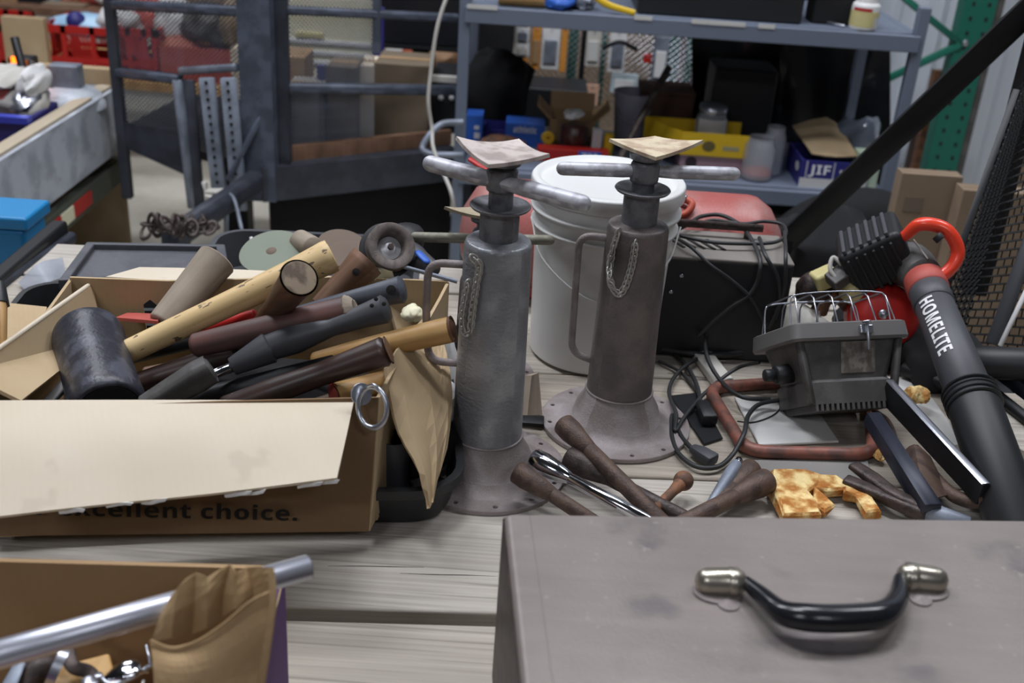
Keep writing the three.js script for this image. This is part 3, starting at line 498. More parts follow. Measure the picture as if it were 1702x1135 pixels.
  handle('hammer', 'short pinkish wooden stub beside the key ring', 'hammer', [660, 628, -1.15], [556, 657, -1.1], [[0, 18], [0.7, 20], [1, 21]], M.tanWood, { f: (t, a, b) => { face(t, b.clone().addScaledVector(b.clone().sub(a).normalize(), 0.001), b.clone().sub(a), 0.0145, M.redDusty, 'painted_end'); } });
  handle('hammer', 'dark handle deep in the box below the red handle', 'hammer', [220, 640, -1.16], [470, 560, -1.22], [[0, 18], [1, 22]], M.darkWood);
  handle('hammer', 'dull brown handle under the chrome shaft', 'hammer', [240, 625, -1.2], [430, 590, -1.2], [[0, 15], [1, 17]], M.umberWood);
  handle('hammer', 'black handle behind the wedge, deep in the box', 'hammer', [300, 668, -1.12], [560, 606, -1.14], [[0, 16], [1, 18]], M.blackPlastic);
  handle('hammer', 'black handle at the back wall of the box below the flared handle', 'hammer', [215, 590, -1.28], [400, 545, -1.3], [[0, 16], [1, 16]], M.blackPlastic);
  handle('steel_bar', 'grey steel bar lying in the left corner of the hammer box', 'bar', [60, 690, -1.05], [135, 610, -1.15], [[0, 9, 5], [1, 11, 5]], M.lampGrey, { o: { sq: 3 } });
  handle('hammer', 'dark brown handle bottom left under the mallet head', 'hammer', [70, 690, -1.06], [250, 640, -1.18], [[0, 16], [1, 18]], M.darkWood);
  handle('hammer', 'small tan stick crossing below the grip of the chrome hammer', 'hammer', [385, 576, -1.19], [470, 562, -1.2], [[0, 6], [1, 7]], M.tanWood);
  handle('hammer', 'brown handle lying low behind the key ring', 'hammer', [480, 690, -1.14], [640, 640, -1.18], [[0, 14], [1, 16]], M.umberWood);
  { const fill = single('oily_rag', 'black oily rag at the bottom of the hammer box', 'rag', lump(V((HB.FL.x + HB.BR.x) / 2 + 0.05, 0.06, -1.2), 0.2, 0.055, 0.13, 3, 0.3), M.blackSoft); }
  // split ring with a clip on the flap corner
  const kr = T('key_ring', 'bright steel split ring with a clip on the corner of the front flap', 'ring', P(618, 712, -1.04)), c = P(619, 677, -1.035);
  part(kr, 'ring', new THREE.TorusGeometry(0.0205, 0.0031, 14, 48).scale(0.86, 1.08, 1).rotateX(-0.45).rotateY(-0.3).rotateZ(0.25).translate(c.x, c.y, c.z), M.zinc);
  const k2 = P(600, 655, -1.05); part(kr, 'clip', [turned(lathe([[0, 0], [0.012, 0], [0.0125, 0.001], [0.012, 0.002], [0, 0.002]], 24).rotateX(1.1), k2, 0.6), sweep([P(600, 650, -1.05), P(622, 640, -1.04), P(628, 648, -1.038)], 0.0022, { seg: 10, curve: true })], M.zinc);
}

// ---------- jack stands ----------
function loopChain(t, pts, n, r0 = 0.0041) {
  const c = new THREE.CatmullRomCurve3(pts, false, 'centripetal'), gs = [];
  for (let i = 0; i < n; i++) { const u = (i + 0.5) / n, p = c.getPointAt(u), d = c.getTangentAt(u); const g = new THREE.TorusGeometry(r0, 0.0012, 6, 14).scale(1, 1.55, 1); g.rotateY(i % 2 ? 1.1 : -0.45); gs.push(along(g, p, d)); }
  return part(t, 'chain', gs, M.chain, 'thin steel chain');
}
function jack(label, o, s) {
  const t = T('jack_stand', label, 'jack stand', o), X = o.x, Z = o.z, at = g => g.translate(X, o.y, Z);
  // flange with drilled holes
  const sh = new THREE.Shape(); sh.absarc(0, 0, s.rf, 0, Math.PI * 2); const nh = 12;
  for (let k = 0; k < nh; k++) { const a = (k + 0.35) / nh * Math.PI * 2, h = new THREE.Path(); h.absarc(Math.cos(a) * (s.rf - 0.0095), Math.sin(a) * (s.rf - 0.0095), 0.0036, 0, Math.PI * 2, true); sh.holes.push(h); }
  const fl = part(t, 'base_flange', at(new THREE.ExtrudeGeometry(sh, { depth: 0.005, bevelEnabled: true, bevelSize: 0.0008, bevelThickness: 0.0008, bevelSegments: 1, curveSegments: 48 }).rotateX(-Math.PI / 2).translate(0, 0.001, 0)), M.castBase);
  part(t, 'base_cone', at(lathe([[s.rf - 0.022, 0.0066], [s.rf - 0.028, 0.008], [s.rf * 0.6, 0.016], [s.rb + 0.012, s.yw * 0.62], [s.rb + 0.003, s.yw - 0.004], [s.rb + 0.001, s.yw + 0.006], [s.rb - 0.004, s.yw + 0.006]], 64)), M.castBase);
  const w = part(t, 'weld_ring', at(new THREE.TorusGeometry(s.rb + 0.0006, 0.0017, 8, 64).rotateX(Math.PI / 2).translate(0, s.yw + 0.006, 0)), M.castBase);
  part(t, 'body', at(lathe([[s.rb - 0.002, s.yw], [s.rb, s.yw + 0.004], [(s.rb + s.rt) / 2, (s.yw + s.yt) / 2], [s.rt, s.yt - 0.006], [s.rt - 0.0015, s.yt - 0.001], [s.rt - 0.004, s.yt + 0.001], [s.rn, s.yt + 0.003]], 64)), s.body);
  part(t, 'neck', at(lathe([[s.rn, s.yt], [s.rn, s.yc], [s.rn - 0.002, s.yc + 0.001], [0.012, s.yc + 0.001]], 40)), M.neck);
  part(t, 'collar', at(lathe([[s.rn - 0.003, s.yc - 0.002], [s.rc - 0.002, s.yc + 0.0015], [s.rc, s.yc + 0.004], [s.rc - 0.001, s.yc + 0.0055], [s.rc - 0.004, s.yc + 0.0045], [0.014, s.yc - 0.0005]], 48).rotateZ(s.tilt || 0)), M.neck);
  part(t, 'screw', at(lathe([[0.0145, s.yc - 0.004], [0.0145, s.yh - 0.012], [0.0175, s.yh - 0.012], [0.0185, s.yh - 0.008], [0.0185, s.yh + 0.01], [0.0165, s.yh + 0.014], [0.0125, s.yh + 0.016], [0.0125, s.yp - 0.012], [0.021, s.yp - 0.01], [0.022, s.yp - 0.003], [0.02, s.yp]], 32)), M.neck);
  const [a, b] = s.bar; const mid = a.clone().lerp(b, 0.5), dir = b.clone().sub(a).normalize();
  part(t, 'turning_bar', sweep([a, a.clone().lerp(b, 0.35), mid.clone().addScaledVector(dir, -0.012), mid.clone().addScaledVector(dir, 0.012), a.clone().lerp(b, 0.65), b], [s.rbar, s.rbar * 1.02, s.rbar * 0.86, s.rbar * 0.86, s.rbar * 1.02, s.rbar], { round: true, seg: 22 }), s.barMat || M.bareSteel);
  part(t, 'saddle_plate', sheet(s.plate, 0.0045, 3), s.plateMat);
  if (s.loop) part(t, 'carry_handle', sweep(fillet(s.loop, 0.02, 8), 0.0049, { seg: 14 }), M.castBase);
  if (s.chains) for (const [pts, n] of s.chains) loopChain(t, pts, n);
  return t;
}
const plateGrid = (c, y, lifts) => {   // c: pixels of the corners left-back, back-right, right, front; lifts: height added at each corner
  const k = c.map(p => D(p[0], p[1], y)); const rows = [];
  for (let i = 0; i < 5; i++) { const r = []; for (let j = 0; j < 5; j++) { const u = j / 4, v = i / 4, p = k[0].clone().lerp(k[1], u).lerp(k[3].clone().lerp(k[2], u), v); const w = [(1 - u) * (1 - v), u * (1 - v), u * v, (1 - u) * v]; w.forEach((x, n) => p.y += Math.pow(x, 2.2) * lifts[n]); r.push(p); } rows.push(r); }
  return rows;
};
{
  const o = V(-0.024, 0, -1.216), f = z => o.z + z;
  jack('grey screw jack stand with a hammered finish, in front beside the hammer box', o, { rf: 0.105, rb: 0.0445, rt: 0.0402, rn: 0.0232, rc: 0.036, yw: 0.05, yt: 0.318, yc: 0.357, yh: 0.392, yp: 0.421, body: M.steelGrey, rbar: 0.0098,
    bar: [D(716, 272, 0.392), D(968, 338, 0.392)], plate: plateGrid([[757, 246], [862, 243], [913, 267], [812, 278]], 0.422, [0.012, 0.007, 0.006, 0.001]), plateMat: M.plateSteel,
    loop: [[775, 440], [712, 436], [708, 520], [712, 600], [772, 604]].map(p => P(p[0], p[1], o.z)),
    chains: [[[[786, 428], [796, 440], [792, 470], [786, 510], [782, 548]].map(p => P(p[0], p[1], -1.171)), 20], [[[778, 470], [772, 500], [768, 530], [774, 552], [782, 550]].map(p => P(p[0], p[1], -1.174)), 14]] });
}
{
  const o = V(0.1535, 0, -1.356);
  jack('dark brown screw jack stand with chain and carrying handle, in front of the white pail', o, { rf: 0.104, rb: 0.0455, rt: 0.0402, rn: 0.0232, rc: 0.036, yw: 0.052, yt: 0.3, yc: 0.344, yh: 0.37, yp: 0.398, body: M.steelBrown, rbar: 0.0088,
    bar: [D(936, 280, 0.371), D(1219, 289, 0.371)], plate: plateGrid([[1012, 238], [1088, 231], [1168, 244], [1090, 264]], 0.399, [0.004, 0.002, 0.007, 0.0]), plateMat: M.plateBeige,
    loop: [[1022, 397], [963, 390], [949, 586], [994, 602]].map(p => P(p[0], p[1], o.z)),
    chains: [[[[1028, 385], [1020, 410], [1014, 440], [1014, 465], [1022, 484], [1030, 488], [1038, 478], [1048, 450], [1054, 420], [1056, 404]].map((p, i) => P(p[0], p[1], o.z + 0.044 - (i < 3 ? 0.012 : 0))), 38]] });
}
{
  const z = -1.47, c = P(806, 397, z), o = V(c.x, 0, z), yh = c.y;
  jack('olive-grey screw jack stand half hidden behind the grey one', o, { rf: 0.085, rb: 0.036, rt: 0.033, rn: 0.022, rc: 0.028, yw: 0.045, yt: yh - 0.06, yc: yh - 0.03, yh, yp: yh + 0.038, body: M.steelBrown, rbar: 0.0072, barMat: M.oliveBar,
    bar: [D(690, 394, yh), D(914, 399, yh)], plate: plateGrid([[738, 352], [800, 346], [868, 352], [800, 362]], yh + 0.04, [0.006, 0.002, 0.005, 0.0]), plateMat: M.plateTan });
}

// ---------- right half of the deck ----------
{ // white pail
  const R0 = 0.1, c = V(0.128, 0, -1.592), top = P(950, 326, -1.49).y, t = T('plastic_pail', 'white plastic pail with a lid standing behind the two jack stands', 'pail', c);
  const at = g => g.translate(c.x, 0, c.z);
  part(t, 'body', at(lathe([[0, 0.002], [R0 - 0.004, 0.002], [R0, 0.006], [R0 + 0.004, top * 0.6], [R0 + 0.006, top - 0.075], [R0 + 0.012, top - 0.073], [R0 + 0.012, top - 0.069], [R0 + 0.007, top - 0.067], [R0 + 0.007, top - 0.05], [R0 + 0.014, top - 0.048], [R0 + 0.014, top - 0.043], [R0 + 0.008, top - 0.041], [R0 + 0.009, top - 0.012]], 72)), M.whitePail);
  part(t, 'lid', at(lathe([[R0 + 0.012, top - 0.024], [R0 + 0.016, top - 0.022], [R0 + 0.016, top - 0.004], [R0 + 0.013, top], [R0 + 0.004, top], [R0, top - 0.006], [0, top - 0.006]], 72)), M.whitePail);
  part(t, 'bail_handle', sweep([V(c.x - 0.112, top - 0.06, c.z + 0.03), V(c.x - 0.09, top - 0.11, c.z + 0.075), V(c.x, top - 0.16, c.z + 0.104), V(c.x + 0.09, top - 0.11, c.z + 0.07), V(c.x + 0.112, top - 0.06, c.z + 0.03)].map(p => p), 0.0014, { curve: true, seg: 8, n: 30 }), M.whitePail);
}
{ // red tank
  const z = -1.83, a = P(772, 400, z), b = P(1290, 392, z), r = 0.097, y = 0.098, A = V(a.x + 0.05, y, z), B = V(b.x - 0.05, y, z), L = A.distanceTo(B);
  const t = T('air_tank', 'faded red horizontal air tank lying behind the pail and the black box', 'tank', V((A.x + B.x) / 2, 0, z));
  part(t, 'vessel', along(lathe([[0, -0.06], [r * 0.45, -0.054], [r * 0.8, -0.034], [r * 0.97, -0.01], [r, 0.005], [r, L - 0.005], [r * 0.97, L + 0.01], [r * 0.8, L + 0.034], [r * 0.45, L + 0.054], [0, L + 0.06]], 48), A, B.clone().sub(A)), M.redTank);
  for (const u of [0.2, 0.8]) { const p = A.clone().lerp(B, u); part(t, 'foot', bx(p.x, 0.012, z, 0.05, 0.024, 0.12, 0.006), M.redDusty); }
  const h = T('air_hose', 'orange rubber hose loop standing up on the red tank', 'hose', P(1110, 360, -1.8));
  part(h, 'hose', sweep([[1060, 350, -1.9], [1100, 302, -1.88], [1128, 306, -1.86], [1138, 330, -1.84], [1118, 326, -1.8], [1150, 338, -1.78], [1140, 355, -1.77], [1095, 358, -1.78], [1050, 362, -1.8]].map(p => P(...p)), 0.0062, { curve: true, n: 60 }), M.hose);
  part(h, 'clamp', sweep([P(1128, 326, -1.79), P(1140, 332, -1.785)], 0.0072), M.zinc);
}
{ // black metal case with vents, cords and a steel bar on top
  const z0 = -1.585, fl = P(1085, 430, z0), frr = P(1322, 438, z0), h = (fl.y + frr.y) / 2, xl = fl.x, xr = frr.x, dz = 0.125, xc = (xl + xr) / 2;
  const t = T('metal_case', 'black metal case with a dusty grey vented top behind the dark jack stand', 'case', V(xc, 0, z0 - dz / 2));
  part(t, 'body', bx(xc, h / 2, z0 - dz / 2, xr - xl, h - 0.002, dz, 0.004), M.blackPlastic);
  part(t, 'top_plate', bx(xc, h, z0 - dz / 2, xr - xl, 0.006, dz, 0.003), mat(0x7c7770, 0.7, 0.1));
  for (let k = 0; k < 5; k++) part(t, 'vent_slot', turned(bx(0, 0, 0, 0.006, 0.002, 0.05, 0.001), V(xl + 0.04 + k * 0.016, h + 0.0035, z0 - 0.06), 0.5), M.ink);
  for (const [x, y] of [[1115, 485], [1133, 458]]) { const p = P(x, y, z0 + 0.001); part(t, 'screw_head', lathe([[0, 0.002], [0.003, 0.0015], [0.0036, 0], [0, 0]], 14).rotateX(Math.PI / 2).translate(p.x, p.y, p.z), M.zinc); }
  part(t, 'handle_bar', [sweep([V(xl + 0.02, h + 0.022, z0 - 0.1), V(xr - 0.035, h + 0.022, z0 - 0.1)], [[0.004, 0.006], [0.004, 0.006]], { sq: 3, seg: 12 })], M.rustDark);
  for (const x of [xl + 0.03, xr - 0.06]) part(t, 'bar_post', sweep([V(x, h, z0 - 0.1), V(x, h + 0.022, z0 - 0.1)], 0.004), M.rustDark);
  for (const [n, pts, r, l] of [
    ['power_cord', [[1112, 388], [1140, 375], [1165, 360], [1195, 357], [1225, 370], [1250, 400], [1264, 440], [1258, 470], [1245, 490], [1215, 510], [1185, 535], [1160, 560]], 0.0034, 'black power cord arching over the case and down its front'],
    ['power_cord', [[1118, 392], [1150, 412], [1180, 440], [1215, 465], [1245, 492], [1262, 520], [1275, 545]], 0.0028, 'black cord running diagonally across the front of the black case'],
    ['power_cord', [[1130, 392], [1180, 402], [1240, 405], [1290, 402], [1306, 388], [1298, 372], [1272, 368], [1235, 372], [1185, 366], [1155, 376]], 0.003, 'flat loop of black cord lying on the case top'],
    ['power_cord', [[1304, 385], [1306, 430], [1304, 480], [1290, 520], [1278, 545]], 0.003, 'black cord hanging down the right end of the case'],
    ['power_cord', [[1262, 395], [1275, 430], [1292, 460], [1296, 500], [1288, 530]], 0.003, 'second black cord hanging near the right end of the case']]) {
    const w = pts.map((p, i) => p[1] < h ? 0 : (p[1] < 436 ? (q => { q.z = Math.min(q.z, z0 + 0.008); q.y = Math.max(q.y, h + 0.006); return q; })(D(p[0], p[1], h + 0.014)) : P(p[0], p[1], z0 + 0.012)));
    single(n, l, 'cord', sweep(w, r, { curve: true, n: 60, seg: 10 }), M.cord);
  }
}
{ // halogen work lamp, lying face up
  const z0 = -1.42, a = P(1318, 566, z0), b = P(1513, 574, z0), yaw = 0.24, tilt = -0.6, w = 0.18, d = 0.145, c = V(0.468, 0.034, -1.392);
  const t = T('work_light', 'grey halogen work light lying face up with a wire guard and red-brown tube stand', 'work light', V(c.x, 0.0, c.z)), L = g => turned(g, c.clone(), yaw, tilt);
  const rect = (w, d, y, r) => { const out = [], n = 4; for (const [sx, sz, a0] of [[1, 1, 0], [-1, 1, 1], [-1, -1, 2], [1, -1, 3]]) for (let k = 0; k <= n; k++) { const an = (a0 + k / n) * Math.PI / 2; out.push(V(sx * (w / 2 - r) + Math.cos(an) * r, y, sz * (d / 2 - r) + Math.sin(an) * r)); } return out; };
  const loft = rings => { const pos = [], idx = [], m = rings[0].length; rings.forEach(r => r.forEach(p => pos.push(p.x, p.y, p.z))); for (let i = 0; i < rings.length - 1; i++) for (let j = 0; j < m; j++) { const A = i * m + j, B = i * m + (j + 1) % m; idx.push(A, A + m, B, B, A + m, B + m); } const c0 = pos.length / 3; pos.push(0, rings[0][0].y, 0); for (let j = 0; j < m; j++) idx.push(c0, j, (j + 1) % m); const n = rings.length - 1, c1 = c0 + 1; pos.push(0, rings[n][0].y, 0); for (let j = 0; j < m; j++) idx.push(c1, n * m + (j + 1) % m, n * m + j); const g = new THREE.BufferGeometry(); g.setAttribute('position', new THREE.Float32BufferAttribute(pos, 3)); g.setIndex(idx); return creased(g, 0.5); };
  const bw = 0.126, bd = 0.105;
  part(t, 'housing', L(loft([rect(bw, bd, 0, 0.006), rect(bw + 0.002, bd + 0.002, 0.03, 0.008), rect(bw - 0.004, bd - 0.004, 0.034, 0.012), rect(w - 0.026, d - 0.026, 0.09, 0.012)])), M.lampGrey);
  for (const [x, s] of [[-1, 1], [1, 1]]) part(t, 'corner_rib', L(sweep([V(x * (bw / 2 - 0.001), 0.002, bd / 2 - 0.002), V(x * (w / 2 - 0.014), 0.09, d / 2 - 0.014)], [[0.006, 0.005], [0.006, 0.005]], { sq: 2.5, seg: 12 })), M.lampGrey);
  for (let k = 0; k < 15; k++) part(t, 'cooling_fin', L(bx(-bw / 2 + 0.008 + k * (bw - 0.016) / 14, -0.003, 0, 0.0045, 0.014, bd, 0.001)), M.lampGrey);
  part(t, 'rim', L(loft([rect(w - 0.004, d - 0.004, 0.086, 0.012), rect(w, d, 0.09, 0.014), rect(w - 0.004, d - 0.004, 0.110, 0.014), rect(w - 0.012, d - 0.012, 0.112, 0.012), rect(w - 0.022, d - 0.022, 0.106, 0.01)])), M.lampRim);
  part(t, 'glass', L(bx(0, 0.1105, 0, w - 0.024, 0.003, d - 0.024, 0.001)), M.blackGloss);
  const sp = part(t, 'spec_label', L(turned(bx(0, 0, 0, 0.052, 0.044, 0.0008, 0.0002), V(0.012, 0.063, (d - 0.026) / 2 * 0.5 + (bd - 0.004) / 2 * 0.5 + 0.0012), 0, 0.17)), M.label);
  const lt = part(t, 'latch', [L(bx(0.018, 0.099, d / 2 + 0.003, 0.02, 0.012, 0.006, 0.002)), L(sweep([V(0.018, 0.108, d / 2 + 0.007), V(0.018, 0.07, d / 2 + 0.005)], 0.0022, { seg: 10 })), L(lathe([[0, 0], [0.006, 0], [0.0065, 0.002], [0, 0.003]], 16).translate(0.018, 0.108, d / 2 + 0.006))], M.zinc);
  const gl = part(t, 'cable_gland', [L(sweep([V(-w / 2 + 0.03, 0.05, 0.0), V(-w / 2 + 0.002, 0.048, 0.0)], 0.014, { seg: 20 })), L(sweep([V(-w / 2, 0.048, 0), V(-w / 2 - 0.014, 0.048, 0)], 0.009, { seg: 16 }))], M.blackPlastic);
  // wire guard
  const gt = 0.155, y1 = 0.108, gw = w / 2 - 0.016, gd = d / 2 - 0.012;
  for (let k = 0; k < 6; k++) { const x = lerp(-gw, gw, k / 5), xt = x * 0.94; part(t, 'guard_wire', L(sweep([V(x, y1, gd), V(xt, gt - 0.006, gd - 0.012), V(xt, gt, gd - 0.02), V(xt, gt, -gd + 0.02), V(xt, gt - 0.006, -gd + 0.012), V(x, y1, -gd)], 0.0012, { seg: 8 })), M.zinc); }
  for (const z of [gd - 0.019, -gd + 0.019]) part(t, 'guard_wire', L(sweep([V(-gw - 0.004, y1, z), V(-gw * 0.97, gt - 0.004, z), V(-gw * 0.9, gt, z), V(gw * 0.9, gt, z), V(gw * 0.97, gt - 0.004, z), V(gw + 0.004, y1, z)], 0.0012, { seg: 8, curve: true, n: 30 })), M.zinc);
  part(t, 'stand', sweep(fillet([[1360, 632], [1176, 644], [1240, 750], [1452, 756], [1444, 640]].map(p => D(p[0], p[1], 0.0105)), 0.032, 10), 0.0092, { seg: 20 }), M.redTube, 'red-brown bent tube stand');
}
{ // lamp cord and plugs
  const c = (n, l, pts, r, plugs) => { const w = pts.map(p => D(p[0], p[1], p[2] ?? 0.006)), t = T(n, l, 'cord', w[0].clone().setY(0)); part(t, 'cable', sweep(w, r, { curve: true, n: 90, seg: 10 }), M.cord); return t; };
  const k = c('lamp_cord', 'black cord looping over the deck from the work light', [[1262, 602, 0.06], [1225, 612, 0.03], [1175, 650, 0.012], [1140, 690, 0.012], [1122, 716, 0.01], [1124, 690, 0.014], [1112, 650, 0.012], [1126, 620, 0.012], [1160, 596, 0.01], [1200, 583, 0.01], [1240, 583, 0.014]], 0.003);
  const k2 = c('lamp_cord', 'black cord with a plug ending beside the lug wrenches', [[1300, 664, 0.02], [1262, 672, 0.02], [1244, 690, 0.02], [1236, 722, 0.026], [1218, 755, 0.012], [1192, 776, 0.008], [1160, 776, 0.008], [1130, 756, 0.006], [1116, 722, 0.006], [1118, 690, 0.006], [1132, 725, 0.006], [1152, 748, 0.008]], 0.0034);
  const a = D(1150, 744, 0.012), b = D(1186, 766, 0.01); part(k2, 'plug', sweep([a, a.clone().lerp(b, 0.4), b], [[0.006, 0.005], [0.0105, 0.0075], [0.0115, 0.008]], { sq: 2.5 }), M.greyPlastic);
  const k3 = c('lamp_cord', 'black cord loop passing behind and left of the work light', [[1290, 536, 0.03], [1262, 524, 0.05], [1225, 520, 0.06], [1190, 532, 0.05], [1174, 560, 0.04], [1176, 595, 0.03], [1200, 635, 0.02], [1235, 660, 0.024], [1280, 664, 0.02]], 0.0034);
  const k4 = c('extension_cable', 'thin black cord with a socket in the gap left of the red-brown stand', [[1090, 570, 0.006], [1120, 586, 0.006], [1142, 610, 0.006], [1158, 640, 0.008], [1166, 676, 0.01]], 0.0034);
  const s1 = D(1166, 672, 0.014), s2 = D(1180, 700, 0.012); part(k4, 'socket', sweep([s1, s2], [[0.009, 0.008], [0.0115, 0.009]], { sq: 2.5 }), M.blackPlastic);
  c('extension_cable', 'black cord lying flat on the planks right of the dark jack', [[1095, 600, 0.004], [1130, 618, 0.004], [1158, 650, 0.004]], 0.0026);
  c('extension_cable', 'thin black wire curling on the white board', [[1225, 700, 0.006], [1250, 702, 0.006], [1285, 690, 0.006], [1300, 675, 0.006]], 0.0012);
  c('air_line', 'dark rubber line lying in front of the black case', [[1100, 580, 0.01], [1150, 588, 0.01], [1200, 590, 0.012], [1245, 585, 0.014]], 0.005);
}
const deck = (name, label, cat, pts, y, t, m) => single(name, label, cat, slab(pts.map(p => D(p[0], p[1], y)), y, t), m);
deck('white_board', 'flat pale board lying under the tube stand of the work light', 'board', [[1222, 664], [1346, 668], [1392, 736], [1262, 742]], 0.001, 0.004, M.rackWhite);
deck('white_board', 'narrow pale board with a dark edge left of the work light', 'board', [[1152, 596], [1180, 594], [1216, 640], [1190, 650]], 0.001, 0.012, M.offWhite);
deck('grey_board', 'grey board lying in front of the red-brown tube stand', 'board', [[1235, 768], [1440, 764], [1452, 810], [1270, 815]], 0.001, 0.003, mat(0x7f7c78, 0.8));
deck('dark_plate', 'dark steel plate in the plank gap behind the dark jack base', 'plate', [[1115, 660], [1160, 655], [1200, 730], [1170, 740]], 0.0005, 0.003, M.blackSteel);
single('wood_block', 'tan wooden block standing between the grey and the dark jack', 'block', quad(P(878, 624, -1.33), P(890, 620, -1.35), P(897, 690, -1.32), P(872, 690, -1.30), 0.01), M.greyWood);
single('dark_bar', 'dark flat bar behind the base of the grey jack', 'bar', sweep([D(862, 697, 0.006), D(904, 700, 0.006)], [[0.012, 0.004], [0.012, 0.004]], { sq: 3, seg: 12 }), M.blackSteel);
// lug wrenches
function wrench(label, A, B, head, shaft, m, extra) {
  const a = D(...A), b = D(...B), k = mpp(a), dir = b.clone().sub(a).normalize(), hl = head * k * 2.2, t = T('lug_wrench', label, 'wrench', a.clone().setY(Math.min(a.y, b.y)));
  part(t, 'shaft', sweep([a.clone().addScaledVector(dir, hl * 0.8), b], [shaft * k, shaft * k], { seg: 18 }), m);
  part(t, 'socket_head', sweep([a, a.clone().addScaledVector(dir, hl * 0.5), a.clone().addScaledVector(dir, hl), a.clone().addScaledVector(dir, hl * 1.7)], [head * k * 0.97, head * k, head * k * 0.85, shaft * k], { seg: 24, bev: 0.12 }), extra?.head || m);
  part(t, 'socket_hole', along(lathe([[0, 0.0006], [head * k * 0.62, 0.0004], [head * k * 0.66, 0], [0, 0]], 6), a.clone().addScaledVector(dir, -0.0005), dir.clone().negate()), M.ink);
  return t;
}
wrench('long brown lug wrench leaning on the flange of the dark jack', [936, 704, 0.058], [1118, 886, 0.02], 20, 13.5, M.rust);
wrench('dark lug wrench with a polished flared socket under the long brown one', [944, 760, 0.032], [1188, 886, 0.014], 22, 12, M.rustDark);
{ const t = wrench('bright chrome breaker bar between the rusty wrenches', [886, 762, 0.05], [1090, 872, 0.03], 20, 10, M.chrome); }
wrench('short brown lug wrench nearest the grey jack base', [858, 783, 0.05], [1000, 876, 0.02], 20, 12.5, M.rust);
wrench('thick brown lug wrench, right one of the pair with big round sockets', [1276, 798, 0.03], [1130, 872, 0.022], 22, 14, M.rust);
wrench('brown lug wrench behind the thick one with big round sockets', [1250, 778, 0.028], [1170, 860, 0.02], 19, 12, M.rust);
{ const a = D(1136, 799, 0.028), b = D(1085, 850, 0.02), k = mpp(a), t = T('ball_bar', 'rusty orange bar with a ball end between the wrench groups', 'bar', a.clone().setY(0.01));
  part(t, 'ball', new THREE.SphereGeometry(17 * k, 28, 20).translate(a.x, a.y, a.z), M.rustOrange); part(t, 'shaft', sweep([a, a.clone().lerp(b, 0.35), b], [13 * k, 8.5 * k, 9 * k]), M.rustOrange); }
{ const a = D(1229, 763, 0.04), b = D(1175, 850, 0.02), k = mpp(a), t = T('extension_bar', 'grey socket extension bar with a bright tip beside the cord plug', 'bar', a.clone().setY(0.01));
  part(t, 'tip', sweep([a, a.clone().lerp(b, 0.1)], [6 * k, 7 * k]), M.chrome); part(t, 'shaft', sweep([a.clone().lerp(b, 0.08), a.clone().lerp(b, 0.3), b], [9 * k, 11 * k, 8 * k]), M.galv); }
// torn foam
{ const jag = (pts, y, t, s) => { const w = pts.map(p => D(p[0], p[1], y)); const g = slab(w, y, t, 0.003); return crumple(creased(g, 0.8), 0.006, 70, s); };
  const t = T('torn_foam', 'torn piece of yellow foam behind the toolbox', 'foam', D(1340, 840, 0));
  part(t, 'foam_slab', [jag([[1283, 800], [1300, 797], [1336, 799], [1356, 806], [1352, 822], [1336, 834], [1348, 848], [1360, 870], [1300, 872], [1290, 845], [1280, 820]], 0.006, 0.018, 1), jag([[1350, 803], [1385, 806], [1404, 812], [1408, 822], [1372, 826], [1348, 822]], 0.008, 0.014, 2)], M.foam);
  part(t, 'foam_strip', [jag([[1400, 812], [1424, 820], [1444, 834], [1458, 860], [1438, 862], [1424, 836], [1402, 830]], 0.008, 0.014, 3), jag([[1352, 822], [1366, 836], [1380, 850], [1370, 858], [1352, 846]], 0.01, 0.012, 4)], M.foam);
  const t2 = T('foam_scrap', 'small scrap of orange foam near the leaf blower tube', 'foam', D(1525, 655, 0.03)); part(t2, 'foam_piece', crumple(lump(D(1524, 658, 0.03), 0.016, 0.013, 0.016, 3, 0.6), 0.006, 90, 4), M.foam);
  const t3 = T('foam_scrap', 'tiny yellow foam crumb under the blue-black bar', 'foam', D(1460, 755, 0.004)); part(t3, 'foam_piece', crumple(lump(D(1460, 755, 0.01), 0.007, 0.007, 0.01, 8, 0.6), 0.004, 90, 7), M.foam); }
// pry bars and scrap right of the foam
{ const w = (pts, y) => pts.map(p => D(p[0], p[1], p[2] ?? y)), t = T('pry_fork', 'black two-pronged pry fork with a grey socket, pointing at the foam', 'fork', D(1480, 820, 0.01));
  part(t, 'prong', sweep(w([[1418, 772, 0.03], [1450, 795, 0.028], [1490, 826, 0.026], [1545, 850, 0.024]], 0), [[0.010, 0.004], [0.011, 0.006], [0.009, 0.008], [0.010, 0.009]], { curve: true, sq: 2 }), M.rustDark);
  part(t, 'prong', sweep(w([[1405, 796, 0.024], [1440, 812, 0.023], [1490, 835, 0.022], [1540, 856, 0.022]], 0), [[0.010, 0.004], [0.010, 0.006], [0.009, 0.008], [0.009, 0.009]], { curve: true, sq: 2 }), M.rustDark);
  part(t, 'shank', sweep(w([[1538, 848, 0.024], [1610, 874, 0.02]], 0), [0.0125, 0.0115]), M.galv); }
single('flat_bar', 'long blue-black square bar leaning towards the work light', 'bar', sweep([D(1449, 694, 0.06), D(1548, 850, 0.03)], [[0.0105, 0.0105], [0.0125, 0.012]], { sq: 3.5, seg: 16 }), M.blueRail);
